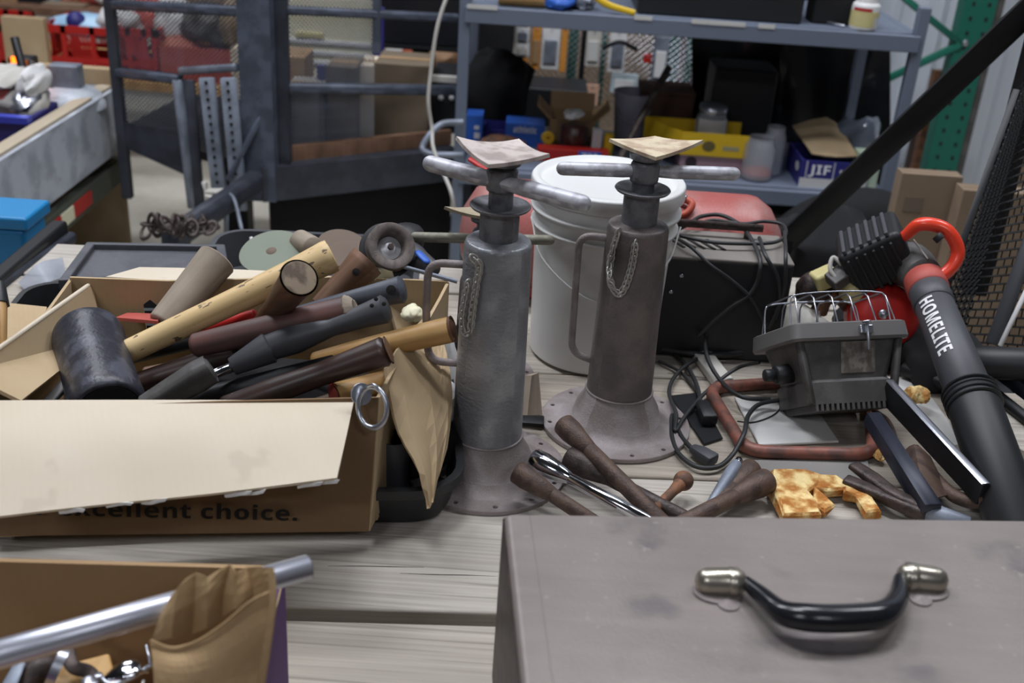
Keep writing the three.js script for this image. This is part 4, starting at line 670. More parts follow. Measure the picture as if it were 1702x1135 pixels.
{ const t = T('steel_channel', 'dark steel channel with a bright worn top edge beside the blower tube', 'bar', D(1550, 730, 0.02)), a = D(1474, 650, 0.072), b = D(1634, 822, 0.05), up = V(0, 1, 0);
  part(t, 'channel', sweep([a, b], [[0.006, 0.018], [0.006, 0.016]], { sq: 4, seg: 16 }), M.blackSteel);
  part(t, 'top_edge', sweep([a.clone().add(V(0, 0.0175, 0)), b.clone().add(V(0, 0.0155, 0))], [[0.0062, 0.0015], [0.0062, 0.0015]], { seg: 10 }), M.zinc, 'bright worn edge');
  part(t, 'hook_end', sweep([D(1634, 822, 0.048), D(1622, 834, 0.03), D(1590, 826, 0.024), D(1560, 800, 0.024), D(1520, 745, 0.03)], [0.008, 0.009, 0.009, 0.008, 0.007], { curve: true }), M.rust, 'rusty curved end'); }
single('rusty_bracket', 'rusty folded bracket between the blue-black bar and the channel', 'bracket', [sheet([[D(1500, 755, 0.03), D(1520, 740, 0.05), D(1545, 760, 0.04)], [D(1508, 795, 0.02), D(1530, 790, 0.045), D(1560, 790, 0.03)], [D(1520, 830, 0.012), D(1545, 830, 0.03), D(1580, 822, 0.02)]], 0.004, 3)], M.rust);
single('curved_rod', 'thin brown curved rod behind the blue-black bar', 'rod', sweep([D(1452, 682, 0.02), D(1475, 700, 0.02), D(1490, 740, 0.015), D(1498, 780, 0.01)], 0.0042, { curve: true }), M.rust);
deck('paper_scrap', 'pale grey torn paper under the small orange foam scrap', 'paper', [[1476, 628], [1506, 630], [1550, 665], [1575, 700], [1592, 740], [1560, 742], [1520, 700]], 0.004, 0.002, M.rackWhite);
deck('grey_plank', 'pale grey plank lying right of the blower tube', 'plank', [[1630, 655], [1660, 668], [1760, 742], [1760, 790], [1690, 760]], 0.004, 0.015, M.deck[0]);
single('dark_rod', 'dark steel rod with a bright blue-grey edge at the right edge of the deck', 'rod', sweep([D(1640, 600, 0.05), D(1760, 690, 0.045)], [[0.008, 0.012], [0.008, 0.012]], { sq: 3 }), M.blueRail);
single('dark_rod', 'dull black rod next to the pale grey plank on the right', 'rod', sweep([D(1618, 625, 0.03), D(1760, 740, 0.025)], 0.009), M.blackSteel);
single('dark_rod', 'thick black bar lying behind the work light and blower tube', 'rod', sweep([D(1500, 612, 0.02), D(1600, 650, 0.02), D(1660, 700, 0.015)], 0.012), M.blackSteel);
single('black_pipe', 'wide black plastic pipe lying at the right edge beside the blower', 'pipe', sweep([P(1590, 598, -1.5), P(1790, 612, -1.45)], 0.0245, { seg: 28 }), M.blackPlastic);
single('black_bag', 'heap of black cloth between the work light and the blower tube', 'bag', lump(D(1545, 615, 0.0).setY(0.025), 0.075, 0.05, 0.08, 12, 0.4), M.blackSoft);
single('black_bag', 'crumpled black plastic behind the red fan housing', 'bag', lump(P(1480, 560, -1.68).setY(0.03), 0.09, 0.05, 0.08, 14, 0.4), M.blackSoft);

// ---------- leaf blower ----------
{
  const z1 = -1.56, top = P(1538, 470, z1), mid = P(1612, 655, -1.33), low = P(1700, 905, -1.1), t = T('leaf_blower', 'petrol leaf blower with an orange-red loop handle and long black lettered tube', 'leaf blower', P(1560, 600, -1.5).setY(0.02));
  const dir = mid.clone().sub(top).normalize();
  part(t, 'upper_tube', sweep([top, mid], [0.0275, 0.031], { seg: 36 }), M.greyPlastic);
  const d2 = low.clone().sub(mid).normalize();
  part(t, 'lower_tube', sweep([mid, mid.clone().addScaledVector(d2, 0.03), low], [0.036, 0.0345, 0.035], { seg: 36, bev: 0.06 }), M.blackPlastic);
  for (let k = 0; k < 4; k++) { const p = mid.clone().addScaledVector(dir, -0.004 + k * 0.0085); part(t, 'collar_ring', sweep([p, p.clone().addScaledVector(dir, 0.004)], 0.0375, { seg: 36, bev: 0.04 }), M.blackPlastic); }
  part(t, 'tube_clamp', sweep([top.clone().addScaledVector(dir, -0.012), top.clone().addScaledVector(dir, 0.022)], [0.03, 0.031], { seg: 36, bev: 0.1 }), M.redDusty);
  part(t, 'tube_sleeve', sweep([top.clone().addScaledVector(dir, 0.02), top.clone().addScaledVector(dir, 0.055)], [0.0295, 0.03], { seg: 36, bev: 0.04 }), M.greyPlastic);
  // lettering wrapped on the tube
  { const g = new TessellateModifier(0.003, 8).modify(textGeo('HOMELITE', 0.022, 0.0006)), W = textGeo('HOMELITE', 0.022).boundingBox.max.x, s0 = top.clone().addScaledVector(dir, 0.068), L0 = top.distanceTo(mid);
    const eyeDir = V(0, EYE, 0).sub(s0).normalize(), nrm = eyeDir.clone().addScaledVector(dir, -eyeDir.dot(dir)).normalize(), side = V(0, 0, 0).crossVectors(dir, nrm);   // side: reading direction turned a quarter
    const p = g.attributes.position; for (let i = 0; i < p.count; i++) { const x = p.getX(i) / W * L0 * 0.5, y = p.getY(i), zz = p.getZ(i), u = L0 * 0.245 + x, r = lerp(0.0275, 0.031, u / L0) + 0.0004 + zz, a = (y - 0.011) / 0.0295 - 0.3; const v = top.clone().addScaledVector(dir, u).addScaledVector(nrm, Math.cos(a) * r).addScaledVector(side, -Math.sin(a) * r); p.setXYZ(i, v.x, v.y, v.z); }
    g.computeVertexNormals(); part(t, 'lettering', g, M.inkWhite, 'white printed name'); }
  part(t, 'loop_handle', sweep([[1504, 392, -1.6], [1530, 373, -1.59], [1572, 382, -1.58], [1592, 420, -1.57], [1574, 452, -1.56], [1532, 470, -1.56]].map(p => P(...p)), [0.0085, 0.0105, 0.0105, 0.0105, 0.010, 0.009], { curve: true, n: 60, seg: 20, round: true }), M.redOrange, 'orange-red loop handle');
  part(t, 'throttle_trigger', sweep([P(1556, 391, -1.57), P(1564, 399, -1.565)], [[0.005, 0.008], [0.006, 0.008]]), M.blackPlastic);
  const ec = P(1455, 420, -1.64);
  const eng = part(t, 'engine_shroud', turned(bx(0, 0, 0, 0.10, 0.078, 0.09, 0.01), ec, -0.15, 0.1, 0.62), M.blackPlastic, 'black finned shroud');
  for (let k = 0; k < 6; k++) part(eng, 'cooling_fin', turned(bx(-0.036 + k * 0.0135, 0.041, 0.004, 0.006, 0.008, 0.076, 0.002), ec, -0.15, 0.1, 0.62), M.greyPlastic);
  for (let k = 0; k < 6; k++) part(eng, 'front_rib', turned(bx(-0.036 + k * 0.0135, -0.004, 0.047, 0.005, 0.066, 0.008, 0.002), ec, -0.15, 0.1, 0.62), M.blackPlastic);
  const bc = P(1510, 440, -1.62); part(t, 'outlet_housing', sweep([P(1478, 440, -1.66), bc, P(1535, 462, -1.57)], [0.032, 0.036, 0.03], { curve: true, seg: 24 }), M.lampGrey);
  part(t, 'fuel_tank', crumple(creased(fin(turned(bx(0, 0, 0, 0.05, 0.042, 0.05, 0.014), P(1424, 478, -1.63), 0.2, 0, 0.3)), 1), 0.004, 40, 3), M.fuelTank, 'yellowed fuel tank');
  part(t, 'filler_cap', sweep([P(1462, 482, -1.62), P(1472, 470, -1.63)], 0.013, { seg: 20 }), M.blackPlastic);
  part(t, 'carburettor', [turned(bx(0, 0, 0, 0.04, 0.03, 0.03, 0.006), P(1370, 462, -1.65), 0.3, 0, 0.4), sweep([P(1385, 470, -1.63), P(1402, 452, -1.63)], [0.013, 0.009])], M.yellowFaint);
  part(t, 'spark_cover', turned(bx(0, 0, 0, 0.03, 0.022, 0.03, 0.003), P(1393, 462, -1.62), 0.5, 0.2, 0.6), M.lampGrey);
  part(t, 'muffler', lump(P(1352, 480, -1.66), 0.03, 0.03, 0.025, 5, 0.2), M.rustDark);
  part(t, 'fan_housing', along(lathe([[0, 0.02], [0.03, 0.022], [0.047, 0.014], [0.055, 0], [0.055, -0.04], [0.048, -0.05], [0, -0.05]], 40), P(1468, 528, -1.6), V(-0.15, 0.35, 1)), M.red, 'red fan housing');
  part(t, 'fan_screw', along(lathe([[0, 0.006], [0.007, 0.005], [0.008, 0], [0, 0]], 16), P(1468, 522, -1.575), V(-0.15, 0.35, 1)), M.zinc);
  part(t, 'fuel_line', sweep([P(1400, 440, -1.62), P(1385, 428, -1.63), P(1380, 448, -1.62), P(1396, 470, -1.61)], 0.0035, { curve: true }), M.offWhite);
  part(t, 'starter_cord', sweep([P(1518, 398, -1.6), P(1542, 430, -1.57)], 0.0014), M.offWhite);
  single('grey_rag', 'pale grey rag with red print under the wire guard', 'rag', lump(P(1340, 520, -1.63).setY(0.03), 0.04, 0.05, 0.04, 22, 0.5), M.offWhite);
  single('rusty_pipe_elbow', 'rusty brown elbow behind the wire guard', 'pipe fitting', sweep([P(1360, 520, -1.66), P(1372, 495, -1.66), P(1395, 492, -1.66), P(1412, 508, -1.64)], 0.014, { curve: true }), M.rustOrange);
}

// ---------- behind the hammer box ----------
{
  const quadBox = (name, label, cat, c, h, y, m, lidM) => { };
  // tote lid lying flat
  const y = 0.085, A = D(100, 468, y), B = D(380, 456, y), C = D(372, 410, y), E = D(146, 406, y);
  const t = T('tote_cover', 'dark grey plastic tote lid with a recessed panel behind the hammer box', 'lid', A.clone().lerp(C, 0.5).setY(0.01));
  const inset = (k) => { const m = [A, B, C, E].reduce((s, p) => s.add(p), V(0, 0, 0)).multiplyScalar(0.25); return [A, B, C, E].map(p => p.clone().lerp(m, k)); };
  part(t, 'rim', (() => { const o = inset(0), n = inset(0.09), s = new THREE.Shape(o.map(p => new THREE.Vector2(p.x, -p.z))); s.holes.push(new THREE.Path(n.map(p => new THREE.Vector2(p.x, -p.z)))); return new THREE.ExtrudeGeometry(s, { depth: 0.014, bevelEnabled: true, bevelSize: 0.002, bevelThickness: 0.002, bevelSegments: 2 }).rotateX(-Math.PI / 2).translate(0, y - 0.012, 0); })(), M.toteLid);
  part(t, 'panel', slab(inset(0.085), y - 0.014, 0.008, 0.001), M.toteLid);
  part(t, 'skirt', slab(inset(0.02), 0.002, y - 0.014, 0.004), M.greyPlastic);
  // second tub
  const c2 = D(210, 505, 0.0), t2 = T('plastic_tub', 'black plastic tub with a curved rim left behind the hammer box', 'tub', V(c2.x + 0.04, 0.001, -1.56));
  part(t2, 'shell', turned(tubGeo(0.27, 0.13, 0.05, 0.04, 0.01, 0.003), V(c2.x + 0.02, 0.001, -1.535), 0.1), M.blackPlastic);
  // tray with grinding discs
  const p0 = D(376, 396, 0.07), p1 = D(700, 402, 0.07), cx = (p0.x + p1.x) / 2, t3 = T('parts_tray', 'dark grey plastic tray of grinding discs behind the hammer box', 'tray', V(cx, 0.001, -1.70));
  part(t3, 'shell', turned(tubGeo(p1.x - p0.x, 0.27, 0.075, 0.045, 0.008, 0.003), V(cx, 0.001, -1.685), 0.06), M.greyPlastic);
  const disc = (name, label, px, py, z, r, th, m, dir, prof) => { const p = P(px, py, z), o = T(name, label, 'disc', p.clone()); part(o, 'wheel', along(lathe(prof || [[r * 0.14, 0], [r - 0.001, 0], [r, 0.001], [r, th - 0.001], [r - 0.001, th], [r * 0.14, th], [r * 0.14, 0]], 48), p, V(...dir)), m); return [o, p]; };
  { const [o, p] = disc('cutting_disc', 'large grey-green cutting disc leaning in the tray', 452, 420, -1.63, 0.052, 0.004, M.greenDisc, [-0.12, 0.93, 0.33]); part(o, 'arbor_plate', along(lathe([[0, 0.0005], [0.008, 0.0005], [0.0085, 0.0045], [0, 0.005]], 20), p, V(-0.12, 0.93, 0.33)), M.brownDisc); }
  disc('cutting_disc', 'brown cutting disc behind the yellow handle end', 570, 412, -1.66, 0.042, 0.004, M.brownDisc, [0.2, 0.9, 0.3]);
  disc('cutting_disc', 'darker brown disc under the other brown disc', 588, 428, -1.62, 0.04, 0.004, M.brownDisc, [0.25, 0.9, 0.25]);
  single('tape_roll', 'short grey-tan roll lying against the grey-green disc', 'roll', sweep([P(498, 400, -1.66), P(520, 412, -1.62)], [0.0185, 0.0185], { seg: 28 }), M.greyWood);
  single('white_stick', 'small white stick standing at the back of the tray', 'stick', sweep([P(417, 394, -1.72), P(421, 412, -1.71)], 0.003, { seg: 10 }), M.white);
  { const d = [0.35, 0.62, 0.75], r = 0.034, [o, p] = disc('grinding_disc', 'dark grey grinding wheel with a bright steel hub behind the handles', 646, 414, -1.42, r, 0.018, M.abrasive, d, [[r * 0.5, 0.004], [r * 0.6, 0.018], [r * 0.95, 0.018], [r, 0.015], [r, 0.002], [r * 0.96, 0], [r * 0.3, 0], [r * 0.3, 0.006]]);
    part(o, 'hub', along(lathe([[0, 0.009], [0.007, 0.009], [0.008, 0.006], [r * 0.48, 0.005], [r * 0.5, 0.002], [0, 0.002]], 28), p, V(...d)), mat(0xc8c8cc, 0.35, 0.3), 'bright steel hub');
    part(o, 'spindle_nut', along(new THREE.CylinderGeometry(0.0045, 0.0045, 0.008, 6).translate(0, 0.011, 0), p, V(...d)), M.rustDark);
    part(o, 'guard', along(lathe([[r * 0.5, -0.012], [r * 1.15, -0.012], [r * 1.15, -0.004], [r * 0.5, -0.006]], 36), p, V(...d)), M.blackPlastic); }
  { const t4 = T('angle_grinder', 'black hand tool with a blue badge right of the grinding wheel', 'power tool', P(690, 430, -1.45)); part(t4, 'body', sweep([P(672, 408, -1.46), P(690, 428, -1.44), P(718, 446, -1.42)], [[0.018, 0.016], [0.019, 0.017], [0.012, 0.012]], { curve: true, round: true }), M.greyPlastic); part(t4, 'badge', sweep([P(696, 421, -1.42), P(708, 433, -1.41)], [[0.006, 0.003], [0.006, 0.003]], { round: true }), M.blue, 'blue badge'); part(t4, 'motor_head', lump(P(672, 398, -1.5), 0.03, 0.025, 0.03, 9, 0.15), M.blackPlastic); }
  single('steel_rod', 'thin grey steel rod crossing right of the grinding wheel', 'rod', sweep([P(630, 432, -1.40), P(760, 468, -1.40)], 0.003, { seg: 10 }), M.galv);
  single('white_rag', 'white cloth rag behind the carry handle of the grey jack', 'rag', lump(P(737, 490, -1.36).setY(0.05), 0.022, 0.075, 0.03, 31, 0.4), M.white);
  single('white_rag', 'bundle of white plastic left of the grey jack body', 'rag', lump(P(742, 590, -1.3).setY(0.03), 0.02, 0.05, 0.03, 33, 0.4), M.white);
  single('black_cloth', 'black cloth lump behind the carry handle of the grey jack', 'cloth', lump(P(750, 520, -1.40).setY(0.05), 0.02, 0.05, 0.03, 35, 0.4), M.blackSoft);
  single('foam_ball', 'small cream foam ball behind the buckled flap', 'ball', lump(P(688, 522, -1.36), 0.014, 0.012, 0.014, 41, 0.5), M.cream);
  single('cardboard_scrap', 'small torn cardboard scrap behind the grey-blue rubber handle', 'cardboard', quad(P(640, 478, -1.40), P(700, 470, -1.44), P(705, 560, -1.40), P(660, 560, -1.36), 0.004), M.card);
  single('foam_block', 'pale yellow foam block under the grinding wheel', 'foam', turned(bx(0, 0, 0, 0.03, 0.03, 0.03, 0.004), P(632, 456, -1.4), 0.5, 0, 0.3), M.cream);
  single('dark_filler', 'black lump added as dark filler under the grinder and wheel', 'bag', lump(P(690, 470, -1.5).setY(0.04), 0.07, 0.06, 0.06, 51, 0.3), M.blackSoft);  // invented black lump that fills the dark gap under the tools
  single('film_sheet', 'clear plastic film draped on the planks left of the tote lid', 'film', sheet([[D(30, 470, 0.006), D(60, 440, 0.03), D(104, 428, 0.01)], [D(50, 490, 0.006), D(80, 470, 0.025), D(110, 460, 0.008)]], 0.0006, 4), M.film);
}

// ---------- background helpers ----------
function span(px0, py0, px1, py1, z, base) { const ym = (py0 + py1) / 2, a = P(px0, ym, z), b = P(px1, ym, z), top = P((px0 + px1) / 2, py0, z).y, bot = base ?? P((px0 + px1) / 2, py1, z).y; return { x: (a.x + b.x) / 2, w: b.x - a.x, y: bot, h: top - bot, z }; }
// closed or open carton: front, back, sides (and flaps) as panels
function carton(label, s, d, m, o = {}) {
  const t = T(o.name || 'cardboard_box', label, o.cat || 'box', V(s.x, s.y, s.z - d / 2), o.group), th = 0.006, L = g => g;
  part(t, 'front_panel', plain(s.x, s.y + s.h / 2, s.z - th / 2, s.w, s.h, th), o.front || m);
  part(t, 'back_panel', plain(s.x, s.y + s.h / 2, s.z - d + th / 2, s.w, s.h, th), m);
  for (const k of [-1, 1]) part(t, 'side_panel', plain(s.x + k * (s.w - th) / 2, s.y + s.h / 2, s.z - d / 2, th, s.h, d - 2 * th), m);
  part(t, 'base_panel', plain(s.x, s.y + th / 2, s.z - d / 2, s.w - 0.002, th, d - 0.002), m);
  if (!o.open) { for (const k of [0, 1]) part(t, 'top_flap', plain(s.x, s.y + s.h - 0.003, s.z - d * (0.25 + 0.5 * k), s.w - 0.002, 0.005, d / 2 - 0.003), m); if (o.tape !== false) part(t, 'tape', plain(s.x, s.y + s.h + 0.0005, s.z - d / 2, s.w - 0.01, 0.001, 0.03), o.tapeM || M.cardBrown); }
  if (o.flaps) for (const k of o.flaps) part(t, 'flap', k === 'b' ? plain(0, 0, 0, s.w, 0.06, th).rotateX(-0.5).translate(s.x, s.y + s.h + 0.026, s.z - d - 0.012) : plain(0, 0, 0, th, 0.06, d).rotateZ(k === 'l' ? 0.8 : -0.8).translate(s.x + (k === 'l' ? -1 : 1) * (s.w / 2 + 0.02), s.y + s.h + 0.02, s.z - d / 2), m);
  if (o.f) o.f(t, s);
  return t;
}
const post = (x, z, y0, y1, w, d) => plain(x, (y0 + y1) / 2, z, w, y1 - y0, d);
// diamond mesh on an upright rectangle a (left foot) to b (right foot), height h
function meshPanel(a, b, h, nx, ny, r, m, t, name = 'expanded_mesh') {
  const gs = [], d = b.clone().sub(a), st = (p, q2) => gs.push(sweep([p, q2], [r, r], { seg: 3 }));
  const pt = (u, v) => a.clone().addScaledVector(d, u).add(V(0, v * h, 0));
  for (let i = -ny; i < nx; i++) { for (const s of [0, 1]) { let u0 = i / nx, u1 = (i + ny) / nx, v0 = 0, v1 = 1; if (u0 < 0) { v0 = -u0 / (u1 - u0); u0 = 0; } if (u1 > 1) { v1 = v0 + (1 - v0) * (1 - u0) / (u1 - u0); u1 = 1; } if (u1 > u0) s ? st(pt(u0, v0), pt(u1, v1)) : st(pt(1 - u0, v0), pt(1 - u1, v1)); } }
  const k = part(t, name, gs, m); k.userData.kind = 'stuff'; return k;
}

// ---------- mesh gate of the dark trailer behind ----------
const C0 = V(-0.77, 0, -3.06), C1 = V(-0.235, 0, -3.39);
{
  const t = T('mesh_gate_trailer', 'dark blue-grey steel trailer with expanded mesh gates, behind the hammer box', 'trailer', V(-0.75, FLOOR, -3.6));
  const yB = -0.2;
  // bed and its front beam
  const beam = (a, b, y0, y1, th, m = M.darkSteel, n = 'frame_beam') => part(t, n, upright(V(a.x, y0, a.z), V(b.x, y0, b.z), [[0, 0], [a.distanceTo(b), 0], [a.distanceTo(b), y1 - y0], [0, y1 - y0]], th), m);
  beam(C0, C1.clone(), yB - 0.1, yB, 0.05);
  const C2 = V(-0.36, 0, -3.76), CL = P(196, 200, -3.32), L0 = V(CL.x, 0, CL.z);
  part(t, 'bed_plate', slab([C0, C1, C2, V(-1.2, 0, -3.8), L0].map(p => V(p.x, 0, p.z)), yB - 0.03, 0.028, 0.002), M.blackSteel);
  part(t, 'wear_strip', upright(V(C0.x + 0.02, yB, C0.z - 0.03), V(C1.x, yB, C1.z - 0.03), [[0, 0], [0.6, 0], [0.6, 0.045], [0, 0.045]], 0.02), M.umberWood, 'brown worn strip on the bed edge');
  part(t, 'shade_sheet', upright(V(C0.x + 0.02, FLOOR + 0.001, C0.z - 0.045), V(C1.x - 0.02, FLOOR + 0.001, C1.z - 0.02), [[0, 0], [0.6, 0], [0.6, 0.4], [0, 0.4]], 0.02), M.blackSoft);  // added black sheet standing in for the shade beneath the bed
  for (const p of [V(-1.0, 0, -3.7), V(-0.45, 0, -3.65), V(-0.62, 0, -3.3)]) part(t, 'wheel_stand', post(p.x, p.z, FLOOR, yB - 0.03, 0.08, 0.08), M.blackSteel);
  // right gate: posts and rails on the line C0-C1
  const on = (px, py) => { const r = ray(px, py), d = C1.clone().sub(C0), n = V(-d.z, 0, d.x).normalize(); const tt = n.dot(C0.clone().sub(V(0, EYE, 0)).setY(0).add(V(0, 0, 0))) / n.dot(r); return V(0, EYE, 0).addScaledVector(r, tt); };
  const top = 0.45;
  part(t, 'gate_post', post(C0.x + 0.015, C0.z, -0.3, 0.6, 0.09, 0.07), M.gateSteel);
  part(t, 'gate_post', post(C0.x + 0.075, C0.z - 0.035, -0.2, 0.6, 0.035, 0.04), M.darkSteel);
  { const p = on(626, 100); part(t, 'gate_post', post(p.x, p.z, 0.1, 0.6, 0.022, 0.022), M.gateSteel); }
  for (const [a, b, r] of [[[462, 16], [760, 30], 0.012], [[470, 146], [757, 150], 0.015]]) part(t, 'gate_rail', sweep([on(...a), on(...b)], r, { sq: 3, seg: 12 }), M.gateSteel);
  { const a = on(466, 235), b = on(622, 235); a.y = b.y = yB + 0.05; meshPanel(a, b, 0.65, 26, 54, 0.0016, M.gateSteel, t); }
  // left gate, running back to the left trailer
  const onL = (px, py) => { const d = C0.clone().sub(L0), n = V(-d.z, 0, d.x).normalize(), r = ray(px, py); const tt = n.dot(C0.clone().sub(V(0, 0, 0)).setY(0)) / n.dot(r); return V(0, EYE, 0).addScaledVector(r, tt); };
  { const p = onL(196, 150); part(t, 'gate_post', post(p.x, p.z, -0.42, 0.6, 0.028, 0.03), M.darkSteel); }
  for (const [a, b, r] of [[[190, 8], [425, 20], 0.014], [[196, 120], [300, 132], 0.014], [[296, 132], [322, 345], 0.016], [[300, 118], [395, 112], 0.011]]) part(t, 'gate_rail', sweep([onL(...a), onL(...b)], r, { sq: 3, seg: 12 }), a[0] === 296 || a[0] === 300 ? M.galv : M.gateSteel);
  part(t, 'toe_board', quad(onL(206, 203), onL(312, 220), onL(318, 294), onL(212, 246), 0.01), M.darkSteel);
  { const a = onL(205, 235), b = onL(425, 235); a.y = b.y = -0.18; meshPanel(a, b, 0.72, 36, 58, 0.0018, M.gateSteel, t); }
  // slotted uprights folded against the gate
  for (const [x0, x1, n] of [[345, 372, 0], [380, 402, 1]]) { const u = T('slotted_upright', ['slotted grey steel upright, left one leaning on the mesh gate', 'slotted grey steel upright, right one leaning on the mesh gate'][n], 'upright', onL(x1, 325).add(V(0.02, 0, 0.1)).setY(-0.34)); part(u, 'channel', sweep([onL(x0, 118).add(V(0.02, 0, 0.08)), onL(x1 , 330).add(V(0.02, 0, 0.1))], [[0.022, 0.01], [0.022, 0.01]], { sq: 4, seg: 16, up: V(0, 0, 1) }), M.galv); for (let k = 0; k < 16; k++) { const p = onL(lerp(x0, x1, (k + 0.5) / 16), lerp(118, 330, (k + 0.5) / 16)).add(V(0.02, 0, 0.0925 + 0.0012 * k)); part(u, 'slot', plain(p.x, p.y, p.z, 0.008, 0.008, 0.003), M.ink); } }
  single('steel_post', 'plain dark steel post beside the two slotted uprights', 'post', sweep([onL(325, 125).add(V(0, 0, 0.06)), onL(345, 330).add(V(0, 0, 0.08))], [[0.014, 0.01], [0.014, 0.01]], { sq: 4, seg: 12, up: V(0, 0, 1) }), M.darkSteel);
  // brace at the thick post
  part(t, 'brace', sweep([on(440, 185).add(V(0, 0, 0.04)), on(405, 290).add(V(-0.03, 0, 0.06))], [[0.008, 0.008], [0.008, 0.008]], { sq: 3, seg: 10 }), M.gateSteel);
  part(t, 'tongue_rail', sweep([V(-0.76, -0.23, -3.0), V(-0.85, -0.23, -2.5)], [[0.024, 0.03], [0.024, 0.03]], { sq: 4, seg: 12 }), M.darkSteel);
  part(t, 'tongue_leg', post(-0.845, -2.54, FLOOR, -0.255, 0.05, 0.05), M.darkSteel);
  const lat = T('gate_latch', 'white bracket of a gate latch on the dark trailer rail', 'latch', P(355, 345, -2.9)); part(lat, 'plate', [sweep([P(340, 302, -2.92), P(343, 318, -2.92), P(372, 318, -2.9)], [[0.006, 0.008], [0.006, 0.008], [0.006, 0.008]], { sq: 3 }), sweep([P(342, 328, -2.9), P(370, 338, -2.88)], [[0.005, 0.008], [0.005, 0.008]], { sq: 3 })], M.offWhite); part(lat, 'rod', sweep([P(380, 322, -2.8), P(388, 330, -2.8), P(402, 382, -2.75)], 0.005, { curve: true }), M.galv); part(lat, 'pin', sweep([P(376, 350, -2.78), P(376, 385, -2.78)], 0.007), M.galv);
  const ch = T('tow_chain', 'heap of rusty tow chain lying on the dark rail', 'chain', V(-0.87, -0.24, -2.5)); part(ch, 'links', Array.from({ length: 26 }, (_, i) => { const p = D(244 + i * 4.4, 384 - 14 * Math.abs(Math.sin(i * 0.9)), -0.18 - 0.025 * Math.cos(i * 2)); return new THREE.TorusGeometry(0.014, 0.004, 6, 14).scale(1, 1.5, 1).rotateX(rr(0, 3)).rotateY(rr(0, 3)).translate(p.x, p.y, p.z); }), M.rustDark); 
}
// boxes on the bed behind the gate
carton('tall dark brown carton on the trailer bed behind the gate', span(543, 112, 592, 240, -3.34, -0.2), 0.16, M.cardDark);
carton('wide dull brown carton on the trailer bed, right of the tall one', span(622, 108, 712, 240, -3.42, -0.2), 0.2, M.cardDark);
carton('grey-white carton on the trailer bed beside the thick gate post', span(474, 148, 530, 250, -3.26, -0.2), 0.16, mat(0x9a9690, 0.8));
carton('narrow speckled tan carton between two dark cartons', span(594, 110, 622, 238, -3.42, -0.2), 0.16, M.cardPale);
carton('low orange-brown carton on the trailer bed behind the grey-white one', span(466, 95, 506, 150, -3.55, -0.2), 0.16, M.cardBrown);
single('navy_board', 'navy blue upright strip board behind the gate', 'board', plain(P(535, 175, -3.4).x, -0.09, -3.4, 0.026, 0.22, 0.02), M.navy);
single('navy_board', 'taller navy blue strip board left of the white clutter', 'board', plain(P(630, 120, -3.66).x, -0.02, -3.66, 0.03, 0.36, 0.03), M.navy);
{ const s = span(462, -60, 622, 112, -4.05, FLOOR), t = T('cream_cabinet', 'tall cream cabinet with raised bands standing behind the mesh gate', 'cabinet', V(s.x, s.y, s.z - 0.2));
  part(t, 'carcass', bx(s.x, s.y + 0.75, s.z - 0.2, s.w, 1.4, 0.4, 0.01), M.cream); for (const py of [70, 88, 104]) part(t, 'band', bx(s.x, P(540, py, s.z).y, s.z + 0.004, s.w * 0.96, 0.016, 0.01, 0.003), M.white); part(t, 'pull', bx(P(515, 58, s.z).x, P(515, 58, s.z).y, s.z + 0.006, 0.1, 0.02, 0.012, 0.003), M.yellowFaint); 
  part(t, 'plinth', bx(s.x, s.y + 0.025, s.z - 0.2, s.w - 0.04, 0.05, 0.36, 0.004), M.blackSteel); }
{ const s = span(628, -60, 770, 84, -3.95), t = T('television', 'black flat-panel television hanging high behind the gate', 'television', V(s.x, s.y, s.z));
  part(t, 'shell', bx(s.x, s.y + s.h / 2, s.z - 0.02, s.w, s.h, 0.05, 0.008), M.blackPlastic); part(t, 'screen', bx(s.x, s.y + s.h / 2 + 0.01, s.z + 0.006, s.w * 0.95, s.h * 0.9, 0.004, 0.001), M.blackGloss); part(t, 'stand', post(s.x, s.z - 0.06, FLOOR, s.y + 0.3, 0.06, 0.04), M.blackSteel); part(t, 'stand_base', bx(s.x, FLOOR + 0.012, s.z - 0.06, 0.3, 0.02, 0.12, 0.004), M.blackSteel); }
{ const s = span(772, -20, 856, 88, -4.08), t = T('black_speaker', 'black loudspeaker box at the back left of the shelf', 'speaker', V(s.x, s.y, s.z)); part(t, 'case', bx(s.x, s.y + s.h / 2, s.z - 0.1, s.w, s.h, 0.2, 0.01), M.blackPlastic); part(t, 'grille', bx(s.x, s.y + s.h / 2, s.z + 0.003, s.w * 0.9, s.h * 0.9, 0.006, 0.003), M.blackSoft); part(t, 'stand', post(s.x, s.z - 0.1, FLOOR, s.y, 0.1, 0.1), M.blackSteel); }
{ const s = span(715, 128, 758, 212, -3.5, -0.2), t = T('black_stereo', 'black stereo unit with white knobs behind the grey cord', 'stereo', V(s.x, s.y, s.z)); part(t, 'case', bx(s.x, s.y + s.h / 2, s.z - 0.12, s.w, s.h, 0.2, 0.005), M.blackPlastic); part(t, 'silver_strip', bx(s.x, s.y + s.h * 0.95, s.z - 0.016, s.w * 0.98, 0.022, 0.02, 0.003), M.offWhite); for (const px of [732, 750]) { const p = P(px, 165, s.z); part(t, 'knob', lathe([[0, 0.008], [0.008, 0.007], [0.009, 0], [0, 0]], 20).rotateX(Math.PI / 2).translate(p.x, p.y, s.z - 0.021), M.white); } }
